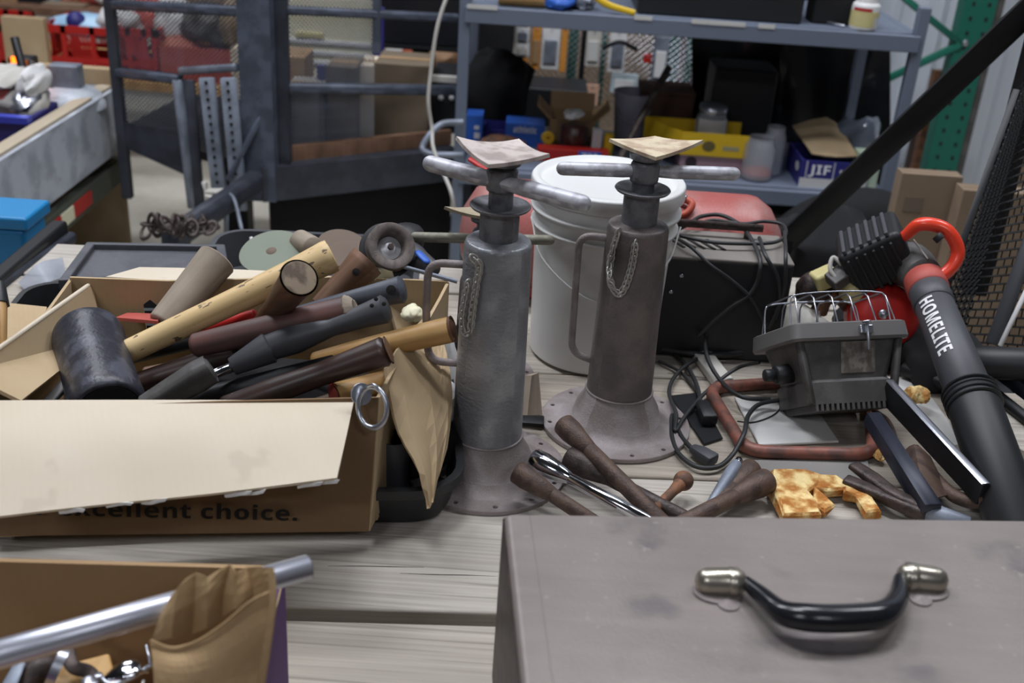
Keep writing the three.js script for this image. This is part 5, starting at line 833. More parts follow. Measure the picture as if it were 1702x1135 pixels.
// benches with cluttered goods further back
function bench(label, x0, x1, z0, z1, y, m) { const t = T('work_bench', label, 'bench', V((x0 + x1) / 2, FLOOR, (z0 + z1) / 2)); part(t, 'bench_top', bx((x0 + x1) / 2, y - 0.02, (z0 + z1) / 2, x1 - x0, 0.04, z0 - z1, 0.004), m); for (const x of [x0 + 0.06, x1 - 0.06]) for (const z of [z0 - 0.06, z1 + 0.06]) part(t, 'leg', post(x, z, FLOOR, y - 0.04, 0.05, 0.05), M.blackSteel); return t; }
bench('low wooden bench carrying the red crates behind the left trailer', -3.2, -0.75, -4.45, -5.1, -0.33, M.tanWood);
bench('farther wooden bench with brown cartons at the top left', -4.2, -0.9, -5.6, -6.3, -0.28, M.umberWood);
function crate(label, s, d, m) {
  const t = T('plastic_crate', label, 'crate', V(s.x, s.y, s.z - d / 2));
  const wall = (x, z, w, yaw) => { const gs = [], put = (g) => gs.push(g.rotateY(yaw).translate(x, s.y, z)); put(plain(0, s.h - 0.015, 0, w, 0.03, 0.012)); put(plain(0, 0.02, 0, w, 0.04, 0.012)); put(plain(0, s.h * 0.3, 0, w, 0.02, 0.01)); for (const k of [-0.5, -0.22, 0.22, 0.5]) put(plain(k * (w - 0.02), s.h / 2, 0, 0.02, s.h, 0.012)); for (let k = 0; k < 7; k++) put(plain(0, 0, 0, 0.006, s.h * 0.62, 0.008).rotateZ(0.5).translate((k - 3) * w * 0.055, s.h * 0.62, 0)); return gs; };
  part(t, 'front_wall', wall(s.x, s.z, s.w, 0), m); part(t, 'back_wall', wall(s.x, s.z - d, s.w, 0), m);
  for (const k of [-1, 1]) part(t, 'side_wall', wall(s.x + k * s.w / 2, s.z - d / 2, d, Math.PI / 2), m); part(t, 'crate_base', plain(s.x, s.y + 0.006, s.z - d / 2, s.w, 0.012, d), m); return t;
}
const yb = -0.33;
crate('red plastic crate with slanted slots on the bench, left of the gate post', span(74, 44, 190, 112, -4.5, yb), 0.3, M.red);
crate('red plastic crate behind the mesh of the left gate', span(194, 48, 262, 112, -4.5, yb), 0.3, M.red);
crate('red plastic crate at the left edge behind the tan sheet', span(-60, 38, 8, 112, -4.5, yb), 0.3, M.red);
{ const s = span(6, 30, 76, 108, -4.46, yb); carton('tan carton standing between the red crates', s, 0.04, M.card, { tape: false }); }
single('blue_ball', 'round blue ball lying on top of the red crate', 'ball', new THREE.SphereGeometry(0.04, 24, 16).translate(P(127, 38, -4.6).x, P(127, 44, -4.6).y + 0.02, -4.6), M.navy);
single('blue_bag', 'pale blue plastic bag heaped in the red crate', 'bag', lump(P(150, 44, -4.65), 0.17, 0.05, 0.08, 61, 0.4), mat(0x9fc4de, 0.4));
single('white_bag', 'white plastic bag beside the blue ball on the red crate', 'bag', lump(P(182, 44, -4.65), 0.09, 0.045, 0.08, 62, 0.5), M.white);
const bags = [[205, 40, 0.10, 0.07, M.white, 'white plastic bag in the crate behind the mesh'], [250, 34, 0.10, 0.08, mat(0xc05a50, 0.5), 'red and orange bag heaped behind the mesh'], [290, 52, 0.11, 0.10, M.white, 'large white clear-wrapped bag in the middle of the mesh gate'], [330, 62, 0.09, 0.05, mat(0xc98a60, 0.6), 'orange-brown packet right of the large white bag'], [300, 78, 0.12, 0.05, mat(0xb0624a, 0.6), 'rust red packet under the large white bag'], [355, 78, 0.10, 0.05, mat(0x9c4640, 0.6), 'dark red packet low behind the mesh gate'], [345, 45, 0.10, 0.09, M.lampGrey, 'grey metal bucket-like lump behind the mesh gate'], [395, 45, 0.07, 0.11, mat(0x8f7d66, 0.7), 'tan paper sack leaning beside the thick gate post'], [385, 66, 0.09, 0.025, M.white, 'white crumpled strip near the thick gate post'], [272, 22, 0.05, 0.08, M.white, 'narrow white paper standing up behind the mesh']];
for (const [px, py, rx, ry, m, l] of bags) { const p = P(px, py, -4.62); single('packing_bag', l, 'bag', lump(V(p.x, Math.max(p.y, yb + ry * 0.75), -4.62 - rnd() * 0.1), rx, ry, 0.1, Math.floor(px), 0.45), m); }
{ const s = span(258, 80, 385, 112, -4.5, yb); carton('low dark red tray of packets behind the mesh gate', s, 0.25, M.redDusty, { open: true }); }
carton('tan carton between the mesh gate and the thick post', span(384, 82, 428, 140, -4.2, -0.33), 0.2, M.cardPale);
carton('dark brown carton far back at the top left corner', span(-40, -60, 26, 26, -5.7, -0.28), 0.3, M.cardBrown);
carton('black carton far back beside the dark brown one', span(28, -50, 68, 24, -5.7, -0.28), 0.3, M.blackSoft);
carton('dull brown wide carton far back above the red crate', span(70, 8, 138, 28, -5.65, -0.28), 0.3, M.cardDull);
carton('tan carton far back above the mesh gate', span(190, -40, 300, 22, -5.7, -0.28), 0.3, M.cardPale);
carton('dull tan carton far back near the thick post', span(305, -40, 430, 20, -5.75, -0.28), 0.3, M.cardDull);
for (const [px, m, l] of [[120, mat(0xc38a72, 0.6), 'pinkish packet far back above the red crate'], [150, M.redDusty, 'dusty red packet far back above the red crate'], [176, M.white, 'white packet far back beside the gate post'], [100, mat(0x96a7b0, 0.5), 'pale blue-grey packet far back above the blue ball']]) { const p = P(px, 26, -5.75); single('packing_bag', l, 'bag', lump(V(p.x, -0.23, -5.8), 0.08, 0.08, 0.07, px, 0.4), m); }

// ---------- left trailer with a pale grey side ----------
{
  const t = T('utility_trailer', 'trailer with a pale grey side wall and a red and white reflector strip', 'trailer', V(-1.9, FLOOR, -3)), a = V(-1.34, 0, -2.35), b = V(-1.325, 0, -3.42), y0 = -0.295, y1 = -0.1;
  part(t, 'side_wall', upright(V(b.x, y0, b.z), V(a.x, y0, a.z), [[0, 0], [1.07, 0], [1.07, y1 - y0], [0, y1 - y0]], -0.03), M.paleSide, 'pale grey side wall');
  part(t, 'top_cap', sweep([V(-1.345, y1 + 0.004, -2.35), V(-1.33, y1 + 0.004, -3.42)], [[0.022, 0.006], [0.022, 0.006]], { sq: 3, seg: 10 }), mat(0xb3a58e, 0.7));
  part(t, 'end_wall', plain(-1.9, -0.2, -3.43, 1.15, 0.2, 0.03), M.galv); part(t, 'bed', plain(-1.9, -0.32, -2.9, 1.12, 0.04, 1.1), M.umberWood);
  part(t, 'lower_rail', plain(-1.33, -0.37, -2.9, 0.05, 0.07, 1.15), mat(0x4f5348, 0.6)); 
  for (const [z0, z1, m] of [[-2.78, -2.93, M.red], [-2.93, -3.02, M.cream], [-3.02, -3.16, M.red], [-2.5, -2.58, M.red]]) part(t, 'reflector', plain(-1.303, -0.37, (z0 + z1) / 2, 0.004, 0.04, z0 - z1), m);
  for (const [x, z] of [[-1.5, -2.7], [-1.5, -3.2], [-2.3, -2.7], [-2.3, -3.2]]) part(t, 'support', post(x, z, FLOOR, -0.34, 0.06, 0.06), M.blackSteel);
  for (const px of [16, 100, 120]) { const p = P(px, 280, -2.8); part(t, 'rivet', new THREE.SphereGeometry(0.006, 10, 8).translate(-1.336 + 0.01, -0.2, -2.5 - px * 0.005), M.blackSteel); }
  const dl = span(82, 128, 170, 168, -3.3), d = T('pendant_lamp', 'round pale grey enamel lamp shade with a square neck in the left trailer', 'lamp', V(dl.x - 0.02, -0.3, -3.3)), pc = P(120, 160, -3.3);
  part(d, 'shade', lathe([[0.1, 0], [0.098, 0.012], [0.085, 0.04], [0.06, 0.055], [0.045, 0.06], [0, 0.06]], 36).translate(pc.x, pc.y - 0.03, -3.3), M.paleSide); part(d, 'neck', bx(pc.x - 0.01, pc.y + 0.06, -3.3, 0.09, 0.075, 0.05, 0.006), M.galv);
  part(d, 'stand', post(pc.x, -3.3, -0.3, pc.y - 0.025, 0.08, 0.08), M.galv);
  carton('tan carton standing behind the grey lamp shade', span(55, 112, 185, 150, -3.5, FLOOR), 0.04, M.card, { tape: false });
  { const c = span(-60, 196, 46, 240, -2.95, -0.28), k = T('plastic_crate', 'low blue plastic crate at the left edge in the grey trailer', 'crate', V(c.x, -0.28, -2.95)); part(k, 'front_wall', plain(c.x, c.y + c.h / 2, c.z, c.w, c.h, 0.012), M.navy); part(k, 'rim', plain(c.x, c.y + c.h, c.z, c.w + 0.02, 0.018, 0.03), mat(0x3440b0, 0.4)); part(k, 'side_wall', plain(c.x + c.w / 2, c.y + c.h / 2, c.z - 0.1, 0.012, c.h, 0.2), M.navy); part(k, 'back_wall', plain(c.x, c.y + c.h / 2, c.z - 0.2, c.w, c.h, 0.012), M.navy); }
  const rod = (l, A, B, r, m) => single('junk_rod', l, 'rod', sweep([P(...A), P(...B)], r), m);
  rod('tall black rod standing in the junk of the left trailer', [58, 195, -3.08], [24, 62, -3.15], 0.012, M.blackSteel); rod('shorter brown-black rod beside the tall black rod', [60, 190, -3.12], [52, 100, -3.15], 0.011, M.rustDark);
  const j = (l, px, py, rx, ry, m, s) => single('junk_bundle', l, 'junk', lump(V(Math.min(P(px, py, -3.1).x, -1.37 - rx * 1.15), Math.max(P(px, py, -3.1).y, -0.3 + ry * 0.75), -3.1), rx, ry, 0.08, s, 0.5), m);
  j('white plastic bundle at the left edge of the grey trailer', 15, 130, 0.05, 0.035, M.offWhite, 71); j('pale grey tangled fittings under the black rod', 35, 170, 0.07, 0.06, M.offWhite, 72); j('grey metal fittings right of the black rods', 80, 172, 0.05, 0.05, M.zinc, 73); j('dark rust red bundle at the far left in the trailer', 10, 155, 0.06, 0.04, M.redDusty, 74); j('black bundle under the rods in the left trailer', 60, 200, 0.08, 0.05, M.blackSoft, 75); j('white round fitting behind the brown-black rod', 66, 135, 0.03, 0.04, M.white, 76);
  const fl = span(15, 90, 42, 112, -3.3, -0.3), fi = T('gas_heater', 'small orange glowing heater behind the black rod at the left', 'heater', V(fl.x, -0.3, -3.3)); part(fi, 'case', bx(fl.x, -0.15, -3.34, 0.07, 0.3, 0.06, 0.006), M.blackPlastic); part(fi, 'glow', bx(P(26, 104, -3.3).x, P(26, 104, -3.3).y, -3.305, 0.03, 0.035, 0.01, 0.004), mat(0xff8a2a, 0.5, 0, { emissive: 0xff7a18, emissiveIntensity: 1.2 }));
  const bl = new THREE.PointLight(0xff8020, 0.02); bl.position.set(P(26, 104, -3.3).x, P(26, 104, -3.3).y, -3.27); bl.castShadow = true; scene.add(bl);
  const bb = T('blue_bin', 'sky blue plastic bin at the left edge beside the deck rail', 'bin', V(-1.02, FLOOR, -1.98)), bp = P(40, 364, -1.93);
  part(bb, 'bin_body', bx(bp.x - 0.13, (FLOOR + bp.y) / 2 - 0.01, -1.985, 0.25, bp.y - FLOOR - 0.03, 0.1, 0.012), M.blueBin); part(bb, 'bin_lid', bx(bp.x - 0.127, bp.y - 0.012, -1.985, 0.262, 0.026, 0.112, 0.006), M.blueBin);
}

// ---------- grey steel shelf unit ----------
const SZ = -3.2, SB = -3.72, XL = -0.195, XR = 1.085, YU = 0.264, YL = -0.208;
{
  const t = T('shelf_unit', 'grey steel shelf unit loaded with jars and boxes behind the trailer', 'shelf', V((XL + XR) / 2, FLOOR, (SZ + SB) / 2));
  for (const [x, z] of [[XL, SZ], [XR, SZ], [XL, SB], [XR, SB]]) part(t, 'post', bx(x, (FLOOR + 0.34) / 2, z, 0.032, 0.34 - FLOOR, 0.032, 0.003), M.rackGrey);
  for (const y of [YU, YL]) { for (const z of [SZ + 0.012, SB]) part(t, 'beam', bx((XL + XR) / 2, y - 0.024, z, XR - XL, 0.046, 0.024, 0.003), M.rackGrey); for (const x of [XL, XR]) part(t, 'side_beam', bx(x, y - 0.024, (SZ + SB) / 2, 0.024, 0.046, SZ - SB - 0.03, 0.003), M.rackGrey); part(t, 'shelf_board', bx((XL + XR) / 2, y - 0.006, (SZ + SB) / 2, XR - XL - 0.03, 0.012, SZ - SB - 0.026, 0.002), M.rackGrey); }
  part(t, 'top_bar', bx((XL + XR) / 2 + 0.2, 0.33, SB, XR - XL - 0.4, 0.05, 0.02, 0.003), M.galv);
}
const onU = (px0, py0, px1, z = SZ - 0.08) => { const s = span(px0, py0, px1, 40, z, YU); return s; };
const onLo = (px0, py0, px1, z = SZ - 0.1) => span(px0, py0, px1, 300, z, YL);
single('rolled_mat', 'tan rolled mat on the upper shelf, left of the blue cloth', 'roll', sweep([V(P(828, 8, SZ - 0.03).x, YU + 0.024, SZ - 0.03), V(P(905, 8, SZ - 0.03).x, YU + 0.024, SZ - 0.03)], 0.024, { seg: 24 }), M.tanWood);
single('blue_cloth', 'blue cloth heap on the upper shelf', 'cloth', lump(V(P(930, 10, SZ - 0.05).x, YU + 0.018, SZ - 0.05), 0.045, 0.025, 0.06, 81, 0.4), M.blue);
single('grey_cloth', 'grey cloth heap on the upper shelf beside the yellow strap', 'cloth', lump(V(P(968, 10, SZ - 0.06).x, YU + 0.02, SZ - 0.06), 0.035, 0.028, 0.05, 82, 0.4), M.galv);
single('yellow_strap', 'yellow strap trailing along the upper shelf edge', 'strap', sweep([V(P(975, -10, SZ).x, YU + 0.06, SZ - 0.04), V(P(1005, 10, SZ).x, YU + 0.025, SZ - 0.02), V(P(1055, 22, SZ).x, YU + 0.008, SZ + 0.01)], [[0.004, 0.01], [0.004, 0.01], [0.004, 0.008]], { curve: true }), M.yellow);
{ const s = onU(1062, -60, 1342, SZ - 0.02), t = T('black_tool_case', 'long black plastic case on the upper shelf', 'case', V(s.x, YU, s.z - 0.15)); part(t, 'body', bx(s.x, YU + 0.06, s.z - 0.15, s.w, 0.12, 0.28, 0.008), M.blackPlastic); part(t, 'lid', bx(s.x, YU + 0.15, s.z - 0.15, s.w + 0.008, 0.06, 0.288, 0.01), M.blackPlastic); for (const k of [-0.3, 0.3]) part(t, 'latch', bx(s.x + k * s.w, YU + 0.115, s.z - 0.004, 0.04, 0.03, 0.012, 0.003), M.greyPlastic); }
{ const s = onU(1346, -10, 1420, SZ - 0.12), t = T('black_box', 'small black box behind the yellow-labelled tub on the upper shelf', 'box', V(s.x, YU, s.z)); part(t, 'case', bx(s.x, YU + 0.04, s.z, s.w, 0.08, 0.1, 0.006), M.blackSoft); part(t, 'lid', bx(s.x, YU + 0.085, s.z, s.w + 0.004, 0.012, 0.104, 0.003), M.blackPlastic); }
{ const p = V(P(1432, 40, SZ - 0.06).x, YU, SZ - 0.045), t = T('plastic_jar', 'white plastic tub with a yellow label on the upper shelf', 'tub', p), at = g => g.translate(p.x, p.y, p.z); part(t, 'body', at(lathe([[0, 0], [0.037, 0], [0.039, 0.003], [0.039, 0.062], [0.036, 0.07], [0.028, 0.074]], 32)), M.white); part(t, 'wrap_label', at(lathe([[0.0394, 0.008], [0.0397, 0.009], [0.0397, 0.05], [0.0394, 0.051]], 32)), M.yellowFaint, 'yellow label'); part(t, 'print_band', at(new THREE.CylinderGeometry(0.0399, 0.0399, 0.008, 20, 1, true, -1.2, 1.4).translate(0, 0.056, 0)), M.red); part(t, 'cap', at(lathe([[0.03, 0.072], [0.03, 0.1], [0.028, 0.103], [0, 0.103]], 32)), M.white); part(t, 'paper_seal', at(new THREE.CylinderGeometry(0.04, 0.04, 0.03, 12, 1, true, 0.5, 0.5).translate(0, 0.02, 0)), M.rackWhite); }
single('steel_wrench', 'small bright wrench lying on the upper shelf beside the white tub', 'wrench', sweep([V(P(1380, 42, SZ - 0.02).x, YU + 0.006, SZ - 0.08), V(P(1405, 48, SZ - 0.02).x, YU + 0.006, SZ - 0.03)], [[0.006, 0.003], [0.004, 0.003]]), M.zinc);
for (const [a, b, l] of [[776, 826, 'first'], [1054, 1084, 'second'], [1150, 1240, 'third'], [1262, 1290, 'fourth']]) { const x0 = P(a, 30, SZ + 0.02).x, x1 = P(b, 30, SZ + 0.02).x; single('shelf_label', 'pale paper strip on the upper shelf edge, ' + l + ' from the left', 'label', plain((x0 + x1) / 2, YU - 0.001, SZ + 0.0252, x1 - x0, 0.012, 0.0012), M.rackWhite); }
// lower shelf
{ const s = onLo(773, 192, 800, SZ - 0.24); carton('bright blue upright carton at the left end of the lower shelf', s, 0.08, M.blue, { tape: false, f: (t, s) => part(t, 'print', [plain(s.x + 0.008, s.y + s.h * 0.6, s.z + 0.0006, s.w * 0.3, s.h * 0.12, 0.001), plain(s.x + 0.01, s.y + s.h * 0.32, s.z + 0.0006, s.w * 0.35, s.h * 0.2, 0.001)], M.inkWhite) }); }
{ const s = onLo(838, 206, 902, SZ - 0.26); s.h *= 0.98; carton('blue carton with white lettering on the lower shelf', s, 0.1, M.blue, { tape: false, f: (t, s) => part(t, 'lettering', textOn('athletic', V(s.x - s.w * 0.3, s.y + s.h * 0.62, s.z + 0.0004), V(s.x + s.w * 0.3, s.y + s.h * 0.62, s.z + 0.0004), 0.02), M.inkWhite) }); }
{ const s = onLo(800, 216, 842, SZ - 0.27); carton('dark blue low open tray between the two blue cartons', s, 0.12, M.navy, { open: true }); }
single('brown_parts', 'pile of brown parts in front of the blue cartons', 'parts', lump(V(P(835, 240, SZ - 0.2).x, YL + 0.025, SZ - 0.2), 0.07, 0.02, 0.04, 91, 0.5), M.rustOrange);
single('black_jacket', 'black cloth jacket heaped behind the blue cartons', 'jacket', lump(V(P(822, 180, SZ - 0.45).x, YL + 0.13, SZ - 0.45), 0.12, 0.14, 0.06, 92, 0.4), M.blackSoft);
{ const p = V(P(911, 222, SZ - 0.2).x, YL + 0.05, SZ - 0.2), t = T('tape_measure', 'round yellow tape reel beside the brown-filled jar', 'tape reel', p.clone().setY(YL)); part(t, 'reel', along(lathe([[0.004, -0.01], [0.018, -0.012], [0.02, -0.008], [0.02, 0.008], [0.018, 0.012], [0.004, 0.01]], 28), p, V(0.2, 0.2, 1)), M.yellow); part(t, 'foot', bx(p.x, YL + 0.02, p.z - 0.006, 0.022, 0.04, 0.014, 0.003), M.white); }
function jar(label, px, z, r, h, m, fill, o = {}) { const p = V(P(px, 220, z).x, YL, z), t = T('glass_jar', label, 'jar', p), at = g => g.translate(p.x, p.y, p.z); part(t, 'glass_wall', at(lathe([[0, 0.001], [r * 0.9, 0.001], [r, 0.01], [r, h * 0.78], [r * 0.8, h * 0.9], [r * 0.8, h]], 36)), m); if (fill) part(t, 'contents', at(lathe([[0, 0.004], [r * 0.9, 0.006], [r * 0.93, h * fill[0]], [0, h * fill[0] + 0.006]], 30)), fill[1]); if (o.cap) part(t, 'cap', at(lathe([[r * 0.84, h * 0.9], [r * 0.86, h * 0.93], [r * 0.86, h * 1.02], [0, h * 1.03]], 32)), o.cap); if (o.label) part(t, 'wrap_label', at(new THREE.CylinderGeometry(r + 0.001, r + 0.001, h * 0.45, 24, 1, true, -1.0, 2.0).translate(0, h * 0.6, 0)), o.label); return t; }
jar('clear jar filled with brown-red bits inside the open brown carton', 955, SZ - 0.22, 0.046, 0.12, M.glass, [0.72, M.amber]);
{ const s = onLo(910, 214, 985, SZ - 0.29); s.h = P(950, 200, s.z).y - YL; carton('open brown carton with raised flaps behind the brown-filled jar', s, 0.14, M.cardBrown, { open: true, flaps: ['b', 'l', 'r'] }); }
single('white_bits', 'white crumpled bits on top of the brown-filled jar', 'scraps', lump(V(P(955, 190, SZ - 0.22).x, YL + 0.125, SZ - 0.22), 0.035, 0.015, 0.03, 93, 0.6), M.white);
{ const x0 = P(893, 250, SZ - 0.12).x, x1 = P(1012, 258, SZ - 0.12).x, t = T('red_box', 'flat red box with a blue numbered panel at the front of the lower shelf', 'box', V((x0 + x1) / 2, YL, SZ - 0.14)), top = P(950, 249, SZ - 0.12).y, h = Math.max(0.03, top - YL); part(t, 'tray', bx((x0 + x1) / 2, YL + h / 2, SZ - 0.14, x1 - x0, h, 0.05, 0.002), M.red); const bxx = P(980, 256, SZ - 0.12).x; const bp = part(t, 'blue_panel', plain(bxx, YL + h / 2, SZ - 0.1145, 0.07, h, 0.001), M.blue); part(bp, 'lettering', textOn('780', V(bxx - 0.026, YL + h * 0.3, SZ - 0.1138), V(bxx + 0.026, YL + h * 0.3, SZ - 0.1138), h * 0.55), M.inkWhite); }
single('white_carton', 'small white carton right of the brown-filled jar', 'box', bx(P(991, 240, SZ - 0.19).x, YL + 0.045, SZ - 0.195, 0.03, 0.09, 0.03, 0.002), M.white);
single('yellow_tin', 'small yellow and green tin beside the grey bucket', 'tin', lathe([[0, 0], [0.016, 0], [0.016, 0.075], [0.013, 0.08], [0, 0.08]], 24).translate(P(1010, 250, SZ - 0.19).x, YL, SZ - 0.19), M.yellow);
{ const p = V(P(1050, 205, SZ - 0.36).x, YL, SZ - 0.36), t = T('paint_bucket', 'grey plastic bucket holding a long brown lever on the lower shelf', 'bucket', p), at = g => g.translate(p.x, p.y, p.z); part(t, 'wall', at(lathe([[0, 0.002], [0.052, 0.002], [0.066, 0.17], [0.069, 0.172], [0.069, 0.178], [0.063, 0.178], [0.05, 0.006], [0, 0.006]], 36)), mat(0x8a8794, 0.5)); part(t, 'bail', sweep([p.clone().add(V(-0.068, 0.165, 0)), p.clone().add(V(-0.03, 0.1, 0.07)), p.clone().add(V(0.03, 0.1, 0.07)), p.clone().add(V(0.068, 0.165, 0))], 0.002, { curve: true, seg: 8 }), M.zinc); }
single('steel_lever', 'long dull brown steel lever leaning in front of the grey bucket', 'lever', sweep([P(1008, 308, SZ + 0.02), P(1060, 205, SZ - 0.1), P(1112, 112, SZ - 0.2)], [[0.012, 0.008], [0.011, 0.008], [0.012, 0.009]]), M.rustDark);
{ const s = onLo(1128, 222, 1246, SZ - 0.1), d = 0.2, t = T('yellow_carton', 'low yellow carton with printed panels on the lower shelf', 'carton', V(s.x, YL, s.z)); const h0 = P(1190, 262, s.z).y, H = s.y + s.h, a = V(P(1133, 230, s.z).x, 0, s.z), b = V(P(1246, 230, s.z).x, 0, s.z), c = V(P(1073, 205, s.z - 0.16).x, 0, s.z - 0.16);
  const w = (p, q2, th) => upright(V(p.x, YL + 0.055, p.z), V(q2.x, YL + 0.055, q2.z), [[0, 0], [p.distanceTo(q2), 0], [p.distanceTo(q2), H - YL - 0.055], [0, H - YL - 0.055]], th);
  const fr = part(t, 'front_panel', w(a, b, 0.004), M.yellow), sd = part(t, 'side_panel', w(c, a, 0.004), M.yellow); part(t, 'back_panel', w(c, V(b.x, 0, b.z - 0.16), 0.004), M.yellow); part(t, 'base_panel', slab([a, b, V(b.x, 0, b.z - 0.16), c], YL + 0.055, 0.004), M.cardDull);
  part(fr, 'printed_oval', [lathe([[0, 0.001], [0.02, 0.001], [0.02, 0], [0, 0]], 24).scale(1, 1, 0.8).rotateX(Math.PI / 2).translate(P(1178, 240, s.z).x, (YL + 0.055 + H) / 2 - 0.004, s.z + 0.0042)], mat(0x6e6238, 0.6)); part(fr, 'printed_bar', bx(P(1215, 243, s.z).x, (YL + 0.055 + H) / 2 - 0.008, s.z + 0.0044, 0.05, 0.014, 0.001, 0.0005), mat(0xa79f7a, 0.6));
  for (const u of [0.3, 0.62]) { const p = c.clone().lerp(a, u); part(sd, 'printed_square', plain(0, 0, 0, 0.022, 0.03, 0.001).rotateY(Math.atan2(-(a.z - c.z), a.x - c.x)).translate(p.x + 0.003, (YL + 0.055 + H) / 2 - 0.002, p.z + 0.0045), mat(0x5d5838, 0.6)); }
  carton('pink and white flat carton under the yellow one', { x: (a.x + b.x) / 2, w: b.x - a.x - 0.01, y: YL, h: 0.054, z: s.z - 0.006 }, 0.15, mat(0xb08f96, 0.7), { tape: false, f: (t2, s2) => part(t2, 'printed_circle', lathe([[0, 0.001], [0.018, 0.001], [0.018, 0], [0, 0]], 24).rotateX(Math.PI / 2).translate(P(1148, 275, s.z).x, YL + 0.03, s2.z + 0.0004), mat(0x3a2c30, 0.6)) }); }
jar('clear plastic jar with a white label and metal lid behind the yellow carton', 1180, SZ - 0.2, 0.05, 0.185, M.film, null, { cap: M.zinc, label: M.white });
jar('cloudy clear jug with an orange bottom right of the yellow carton', 1268, SZ - 0.08, 0.048, 0.13, M.film, [0.22, mat(0xb0523c, 0.6)]);
jar('clear bottle with a narrow neck beside the cloudy jug', 1290, SZ - 0.14, 0.035, 0.15, M.film);
{ const x0 = P(1328, 300, SZ - 0.03).x, x1 = P(1440, 300, SZ - 0.03).x, s = { x: (x0 + x1) / 2, w: x1 - x0, y: YL, h: P(1390, 270, SZ - 0.03).y - YL, z: SZ - 0.03 }; s.h = Math.max(s.h, 0.075);
  carton('purple and white lettered carton with a tan open flap on the lower shelf', s, 0.2, M.navy, { open: true, f: (t, s) => { const fpz = s.z + 0.0006; part(t, 'white_band', plain(s.x, s.y + s.h * 0.17, fpz, s.w, s.h * 0.34, 0.001), M.rackWhite, 'white lower band'); part(t, 'lettering', textOn('JIF', V(s.x - s.w * 0.36, s.y + s.h * 0.5, fpz), V(s.x - s.w * 0.06, s.y + s.h * 0.5, fpz), s.h * 0.36), M.inkWhite); for (const [a, w, h] of [[-0.42, 0.003, 0.66], [-0.01, 0.003, 0.66], [0.2, s.w * 0.24, 0.12]]) part(t, 'printed_line', plain(s.x + s.w * a, s.y + s.h * 0.65, fpz, w, s.h * h, 0.001), M.rackWhite); part(t, 'printed_disc', lathe([[0, 0.001], [0.016, 0.001], [0.016, 0], [0, 0]], 24).scale(0.9, 1, 1.3).rotateZ(-Math.PI / 2).rotateY(Math.PI).translate(s.x - s.w / 2 - 0.0005, s.y + s.h * 0.6, s.z - 0.05), M.rackWhite);
    part(t, 'top_flap', sheet([[V(s.x - s.w * 0.5, s.y + s.h + 0.05, s.z - 0.2), V(s.x, s.y + s.h + 0.085, s.z - 0.2), V(s.x + s.w * 0.22, s.y + s.h + 0.06, s.z - 0.19)], [V(s.x - s.w * 0.34, s.y + s.h + 0.012, s.z - 0.03), V(s.x, s.y + s.h + 0.01, s.z - 0.02), V(s.x + s.w * 0.36, s.y + s.h + 0.012, s.z - 0.04)]], 0.004, 2), M.card, 'tan open flap'); } }); }
single('green_carton', 'white and green carton at the right end of the lower shelf', 'box', [bx(P(1432, 290, SZ - 0.1).x, YL + 0.055, SZ - 0.08, 0.07, 0.11, 0.06, 0.002)], mat(0xb6c6ae, 0.6));
single('clear_bag', 'heap of clear plastic bags at the right end of the lower shelf', 'bag', lump(V(P(1412, 235, SZ - 0.25).x, YL + 0.09, SZ - 0.22), 0.1, 0.09, 0.08, 95, 0.5), mat(0x6a7280, 0.15, 0, { clearcoat: 0.6 }));
{ const t = T('cardboard_box', 'dark brown carton standing behind the yellow carton', 'box', V(P(1110, 180, SZ - 0.38).x, YL, SZ - 0.38)), x = P(1105, 180, SZ - 0.38).x; part(t, 'carton_body', bx(x, YL + 0.09, SZ - 0.4, 0.17, 0.18, 0.16, 0.003), mat(0x43291d, 0.7)); part(t, 'lid', bx(x, YL + 0.186, SZ - 0.4, 0.175, 0.012, 0.165, 0.003), mat(0x43291d, 0.7)); }
{ const t = T('added_tote', 'long black tote added in place of the shade under the shelf unit', 'tote', V(0.45, FLOOR, -3.45)); part(t, 'tote_body', bx(0.42, FLOOR + 0.18, -3.46, 1.0, 0.36, 0.4, 0.02), M.blackSoft); part(t, 'tote_lid', bx(0.42, FLOOR + 0.375, -3.46, 1.04, 0.03, 0.43, 0.008), M.blackPlastic); }  // added black block; it paints in the darkness below the shelf
single('black_drape', 'black plastic sheet hanging behind the right half of the shelf', 'sheet', sheet([[1150, 1230, 1310, 1390, 1480].map((x, j) => P(x, 50, SB - 0.06 - (j % 2) * 0.06)), [1150, 1230, 1310, 1390, 1480].map((x, j) => P(x, 180, SB - 0.05 - (j % 2) * 0.04)), [1150, 1230, 1310, 1390, 1480].map((x, j) => { const p = P(x, 310, SB - 0.04 - (j % 2) * 0.05); return p; })], 0.003, 5), M.blackFilm);
single('black_bin', 'black plastic bin on the lower shelf behind the clear jar', 'bin', bx(P(1225, 180, SZ - 0.4).x, YL + 0.14, SZ - 0.4, 0.2, 0.28, 0.16, 0.01), M.blackPlastic);
single('grey_tube_loop', 'bent grey steel tube loop at the left post of the shelf', 'tube', sweep([P(770, 203, -3.17), P(735, 206, -3.15), P(716, 222, -3.12), P(702, 246, -3.1), P(712, 255, -3.08), P(770, 258, -3.1)], 0.0095, { curve: true, n: 40 }), M.galv);
single('grey_cable', 'pale grey cord hanging down in front of the left shelf post', 'cord', sweep([[748, -20, -3.08], [728, 40, -3.06], [716, 120, -3.05], [712, 170, -3.04], [718, 215, -3.04], [720, 245, -3.0], [738, 290, -2.95], [750, 320, -2.9], [755, 350, -2.9]].map(p => P(...p)), 0.0052, { curve: true, n: 60, seg: 12 }), M.offWhite);
